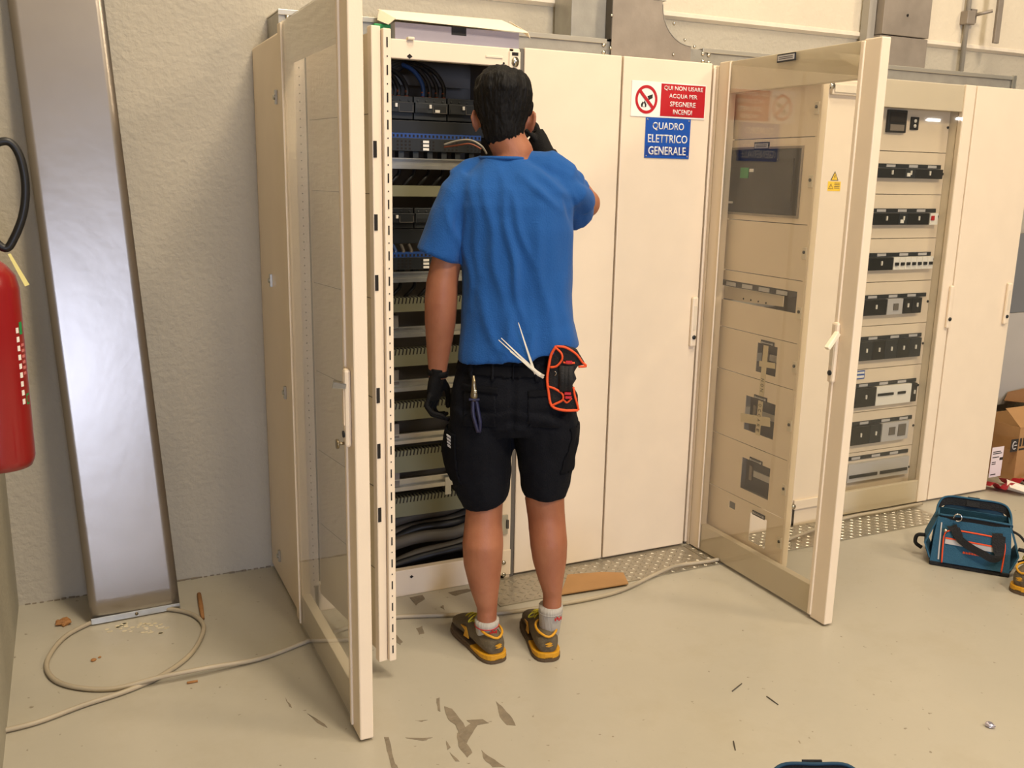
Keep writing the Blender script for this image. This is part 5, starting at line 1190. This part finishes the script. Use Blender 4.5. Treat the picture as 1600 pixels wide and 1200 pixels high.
for k, (a, c_, lb_) in enumerate((((779, 531), (842, 586), 'lowest long white cable tie sticking out of his right back pocket'), ((783, 528), (840, 582), 'second white cable tie, just above the lowest in the fan'), ((797, 549), (845, 585), 'short bent white cable tie in the middle of the fan'), ((810, 504), (834, 578), 'steep single white cable tie pointing highest from the pocket'))):
    A_, C_ = B(*a, -.150-.004*k), B(*c_, -.140-.003*k); n_ = Vector((C_.z-A_.z, 0, A_.x-C_.x)).normalized()*.0024
    b = MB(); mid = (A_+C_)/2+Vector((0, -.004, 0)); dd = Vector((0, -.0016, 0))
    b.rings([[A_+n_*.4, A_-n_*.4, A_-n_*.4+dd, A_+n_*.4+dd], [mid+n_, mid-n_, mid-n_+dd, mid+n_+dd], [C_+n_*1.6, C_-n_*1.6, C_-n_*1.6+dd, C_+n_*1.6+dd], [C_+(C_-A_)*.12+n_*1.2+Vector((0, .02, 0)), C_+(C_-A_)*.12-n_*1.2+Vector((0, .02, 0)), C_+(C_-A_)*.12-n_*1.2+dd+Vector((0, .02, 0)), C_+(C_-A_)*.12+n_*1.2+dd+Vector((0, .02, 0))]])
    b.build('cable_tie', M_zip, label=lb_, cat='cable tie', group='cable ties in the back pocket', xf=WM)
# tool pouch with orange binding on his right hip
po = empty('tool_pouch', WM @ B(885, 590, -.11), label='black tool pouch with orange binding hanging at his right hip', cat='pouch')
tP = -.115
outl = [(868, 541), (884, 541), (902, 548), (915, 570), (903, 572), (897, 582), (901, 592), (894, 603), (903, 618), (904, 641), (880, 640), (862, 636), (856, 610), (855, 590), (857, 570)]
P = [B(u, v, tP-.010*math.sin((u-855)/60*PI)) for u, v in outl]
b = MB(); b.prism(P, (0, .035, 0)); b.build('pouch_body', M_nylon, po, xf=WM, bevel=.003)
def bind(pts, r_=.0042, nm='orange_binding', dy=-.004): return MB().tube([B(u, v, tP-.010*math.sin((u-855)/60*PI)+dy) for u, v in pts], r_, 8, 4).build(nm, M_orange, po, xf=WM)
bind([(869, 541), (861, 555), (857, 575), (855, 592), (857, 612), (862, 634), (880, 641), (903, 641)])
bind([(869, 541), (884, 543), (900, 553), (910, 566), (916, 572), (904, 573)], .0035)
bind([(868, 543), (877, 552), (878, 562), (870, 572), (860, 574)], .0035)
bind([(857, 604), (868, 608), (879, 616), (879, 625), (868, 631), (862, 634)], .0035)
bind([(896, 605), (898, 618), (902, 632), (904, 641)], .0035); bind([(880, 566), (888, 568), (898, 567)], .003); bind([(880, 624), (886, 629), (893, 622)], .003)
for (u, v) in ((887, 615), (888, 621), (889, 566)): 
    p = B(u, v, tP-.018); MB().box(p.x-.010, p.x+.010, p.y-.003, p.y+.004, p.z-.004, p.z+.004).build('buckle', M_redpl, po, xf=WM, bevel=.001)
p = B(868, 583, tP-.012); MB().tube([(p.x-.003, p.y, p.z+.006), (p.x+.003, p.y-.002, p.z), (p.x-.002, p.y, p.z-.008)], .0012, 6, 3).build('ring', M_screw, po, xf=WM)
for k, (x_, h_) in enumerate(((.0, .02), (.012, .012), (-.010, .012))):
    p = B(884, 586, tP-.01); MB().limb([(p.x+x_, p.y, p.z-.05, .010, .009), (p.x+x_, p.y-.002, p.z+.03, .011, .009)], 10).build('pocket_tube', M_nylon, po, xf=WM)

# ------------------------------------------------------------------ tool bags
def tool_bag(loc, rz, label, blue, dark, Lb=.335, Db=.20, Hb=.205, orange=True):
    t = empty('tool_bag', loc, rz, label=label, cat='bag')
    L2 = Lb/2
    def sect(x, k=1.0):   # cross-section in Y-Z at position x (front at y=0)
        return [(x, 0.0, .018), (x, .012, Hb*.55), (x, .030, Hb*.93), (x, .034, Hb), (x, Db*.98-.03, Hb*1.0), (x, Db-.012, Hb*.55), (x, Db, .018)]
    # walls of the open body
    b = MB(); th = .006
    def wall(pts, pts2):
        for i in range(len(pts)-1): b.hexa([pts[i], pts[i+1], pts2[i+1], pts2[i]], [tuple(Vector(q_)+Vector(o_)) for q_, o_ in ((pts[i], off), (pts[i+1], off), (pts2[i+1], off), (pts2[i], off))])
    off = (0, th, 0); wall([(-L2, 0, .018), (-L2+.004, .012, Hb*.55), (-L2+.012, .030, Hb)], [(L2, 0, .018), (L2-.004, .012, Hb*.55), (L2-.012, .030, Hb*.98)])
    fr_ = b.build('front_wall', blue, t, local=True)
    b = MB(); off = (0, -th, 0); wall([(-L2, Db, .018), (-L2+.004, Db-.012, Hb*.55), (-L2+.012, Db-.03, Hb)], [(L2, Db, .018), (L2-.004, Db-.012, Hb*.55), (L2-.012, Db-.03, Hb)]); b.build('back_wall', blue, t, local=True)
    for sx in (-1, 1):
        b = MB(); off = (-sx*th, 0, 0); X_ = sx*L2
        wall([(X_, .001, .018), (X_+sx*.03, .02, Hb*.42), (X_-sx*.012, .031, Hb)], [(X_, Db-.001, .018), (X_+sx*.03, Db-.02, Hb*.42), (X_-sx*.012, Db-.031, Hb)]); b.build('side_wall', blue, t, local=True)
        b = MB(); wall([(X_+sx*.0015, .0, .018), (X_+sx*.024, .018, Hb*.33)], [(X_+sx*.0015, Db, .018), (X_+sx*.024, Db-.018, Hb*.33)]); b.build('side_reinforcement', M_nylon, t, local=True)
        xx = X_+sx*.028; MB().tube([(xx, .07, Hb*.50), (xx+sx*.03, .075, Hb*.46), (xx+sx*.034, .085, Hb*.28), (xx+sx*.008, .09, Hb*.18)], .008, 8, 5).build('side_loop', M_nylon, t, local=True)
    MB().box(-L2-.002, L2+.002, -.003, Db+.003, 0, .02).build('base', M_nylon, t, local=True, bevel=.006)
    MB().box(-L2+.01, L2-.01, .02, Db-.02, .021, .06).build('bag_content', M_black, t, local=True)
    # gate-mouth frames: front and back flaps of the zip mouth
    def mouth(y0_, lift, name):
        P = [(-L2+.005, Db/2-.0, Hb*.86), (-L2+.012, y0_*.7+Db/2*.3, Hb*.98+lift*.5), (-L2+.045, y0_, Hb+lift), (0, y0_-.002, Hb+lift+.004), (L2-.045, y0_, Hb+lift), (L2-.012, y0_*.7+Db/2*.3, Hb*.98+lift*.5), (L2-.005, Db/2, Hb*.86)]
        P = spline([Vector(p_) for p_ in P], 6); b = MB()
        for i in range(len(P)-1):
            A_, C_ = P[i], P[i+1]; dn = Vector((0, .006 if y0_ < Db/2 else -.006, -.034)); tk = Vector((0, .004, 0))
            b.hexa([A_, C_, C_+dn, A_+dn], [A_+tk, C_+tk, C_+dn+tk, A_+dn+tk])
        o = b.build(name, M_nylon, t, local=True); MB().tube([p_+Vector((0, 0, .002)) for p_ in P], .0042, 8).build('mouth_piping', blue, o, local=True); return P
    mouth(.028, .010, 'mouth_flap'); mouth(Db-.02, .045, 'mouth_flap')
    b = MB(); b.prism([(-L2+.02, Db-.026, Hb*.9), (L2-.02, Db-.026, Hb*.9), (L2-.05, Db-.022, Hb+.03), (-L2+.05, Db-.022, Hb+.03)], (0, .003, 0)); b.build('back_lining', dark, t, local=True)
    MB().prism([(-.03, Db-.03, Hb+.02), (.02, Db-.03, Hb+.02), (.018, Db-.012, Hb+.056), (-.028, Db-.012, Hb+.056)], (0, -.004, 0)).build('strap_tab', M_nylon, t, local=True)
    if not orange: return t
    def yf(z): return -.0015 if z < .02 else .012*z/(Hb*.55)-.0015 if z < Hb*.55 else .012+(z-Hb*.55)/(Hb*.45)*.018-.0015
    def fp(x, z, o_=0): return Vector((x, yf(z)-o_, z))
    # front pocket
    zt = Hb*.80
    pts = [(-L2+.045, .022), (-L2+.042, zt-.03), (-L2+.058, zt-.006), (-L2+.09, zt), (L2-.07, zt-.004), (L2-.04, zt-.014), (L2-.028, zt-.04), (L2-.03, .022)]
    MB().prism([fp(x, z, .001) for x, z in pts], (0, -.009, 0)).build('front_pocket', blue, t, local=True, bevel=.002)
    MB().tube([fp(x, z, .0105) for x, z in pts], .0032, 8, 5).build('orange_piping', M_orange, t, local=True)
    zb = zt-.040
    MB().prism([fp(-L2+.048, zb, .0105), fp(L2-.034, zb-.006, .0105), fp(L2-.034, zb-.026, .0105), fp(-L2+.048, zb-.020, .0105)], (0, -.0015, 0)).build('reflective_band', M_refl, t, local=True)
    MB().prism([fp(-L2+.048, zb+.006, .0105), fp(L2-.034, zb, .0105), fp(L2-.034, zb-.005, .0105), fp(-L2+.048, zb+.001, .0105)], (0, -.003, 0)).build('orange_tape', M_orange, t, local=True)
    b = MB(); q0 = fp(-.030, .078, .0105)
    for k in range(6):
        xk = -.030+k*.0105; b.prism([fp(xk, .074, .0105), fp(xk+.0085, .0735, .0105), fp(xk+.0085, .082-.002*(k % 2), .0105), fp(xk, .0825, .0105)], (0, -.0006, 0))
    b.build('blurred_logo_print', M_orange, t, local=True)
    MB().prism([fp(-L2+.028, .03, .001), fp(-L2+.034, .03, .001), fp(-L2+.03, Hb*.9, .001), fp(-L2+.025, Hb*.9, .001)], (0, -.002, 0)).build('side_piping', M_refl, t, local=True)
    # handle straps
    def strap(P, w_, name):
        P = spline([Vector(p_) for p_ in P], 7); b = MB(); rs = []
        for i, p_ in enumerate(P):
            tt = (P[min(i+1, len(P)-1)]-P[max(i-1, 0)]).normalized(); n_ = tt.cross(Vector((0, -1, 0))).normalized()*w_/2; k_ = Vector((0, -.003, 0)); rs.append([p_+n_, p_-n_, p_-n_+k_, p_+n_+k_])
        b.rings(rs); return b.build(name, M_nylon, t, local=True)
    strap([fp(-.078, zt+.016, .004), fp(-.07, zt+.004, .016), fp(-.045, zt-.03, .024), fp(-.0, zt-.055, .03), fp(.045, zt-.072, .032), fp(.075, zt-.085, .03), fp(.098, zt-.078, .026), fp(.104, zt-.05, .018), fp(.095, zt-.01, .012), fp(.092, zt+.012, .004)], .030, 'carry_handle')
    MB().prism([fp(.068, zt+.012, .012), fp(.118, zt+.004, .012), fp(.120, zt-.050, .014), fp(.104, zt-.078, .022), fp(.085, zt-.072, .022), fp(.072, zt-.035, .014)], (0, -.004, 0)).build('handle_grip', M_nylon, t, local=True)
    MB().prism([fp(-.10, zt+.012, .012), fp(-.052, zt+.014, .012), fp(-.035, zt-.018, .016), fp(-.072, zt-.016, .016)], (0, -.004, 0)).build('handle_grip', M_nylon, t, local=True)
    MB().tor((-L2+.085, .016, Hb+.012), (.1, -1, .1), .015, .0028, 20, .3, 2*PI-.5).build('snap_ring', M_chrome, t, local=True)
    MB().cyl((-L2+.045, .012, zt-.006), (-L2+.045, .001, zt-.006), .006).build('zip_pull', M_screw, t, local=True)
    MB().tube([(L2-.01, .05, Hb*.9), (L2+.02, .03, Hb*.86), (L2+.045, .02, Hb*.74)], .005, 8, 4).build('zip_tail', M_nylon, t, local=True)
    return t
bd_ = Vector((.21, -.235, 0)).normalized(); ang_ = math.atan2(bd_.y, bd_.x)
pa = gz(1452, 882); pb = gz(1576, 903); cc_ = (pa+pb)/2
ang_ = math.atan2((pb-pa).y, (pb-pa).x)
tool_bag(Vector((cc_.x, cc_.y, 0)), ang_, 'open blue and black tool bag with orange piping on the floor at right', M_bagblue, M_bagdark, Lb=(pb-pa).length)
q = gz(1240, 1196, .25)
tool_bag(Vector((q.x-.03, q.y-.185, 0)), R(-24), 'dark open tool bag with blue rim just showing at the bottom picture edge', M_bagdark, M_nylon, Lb=.24, orange=False)
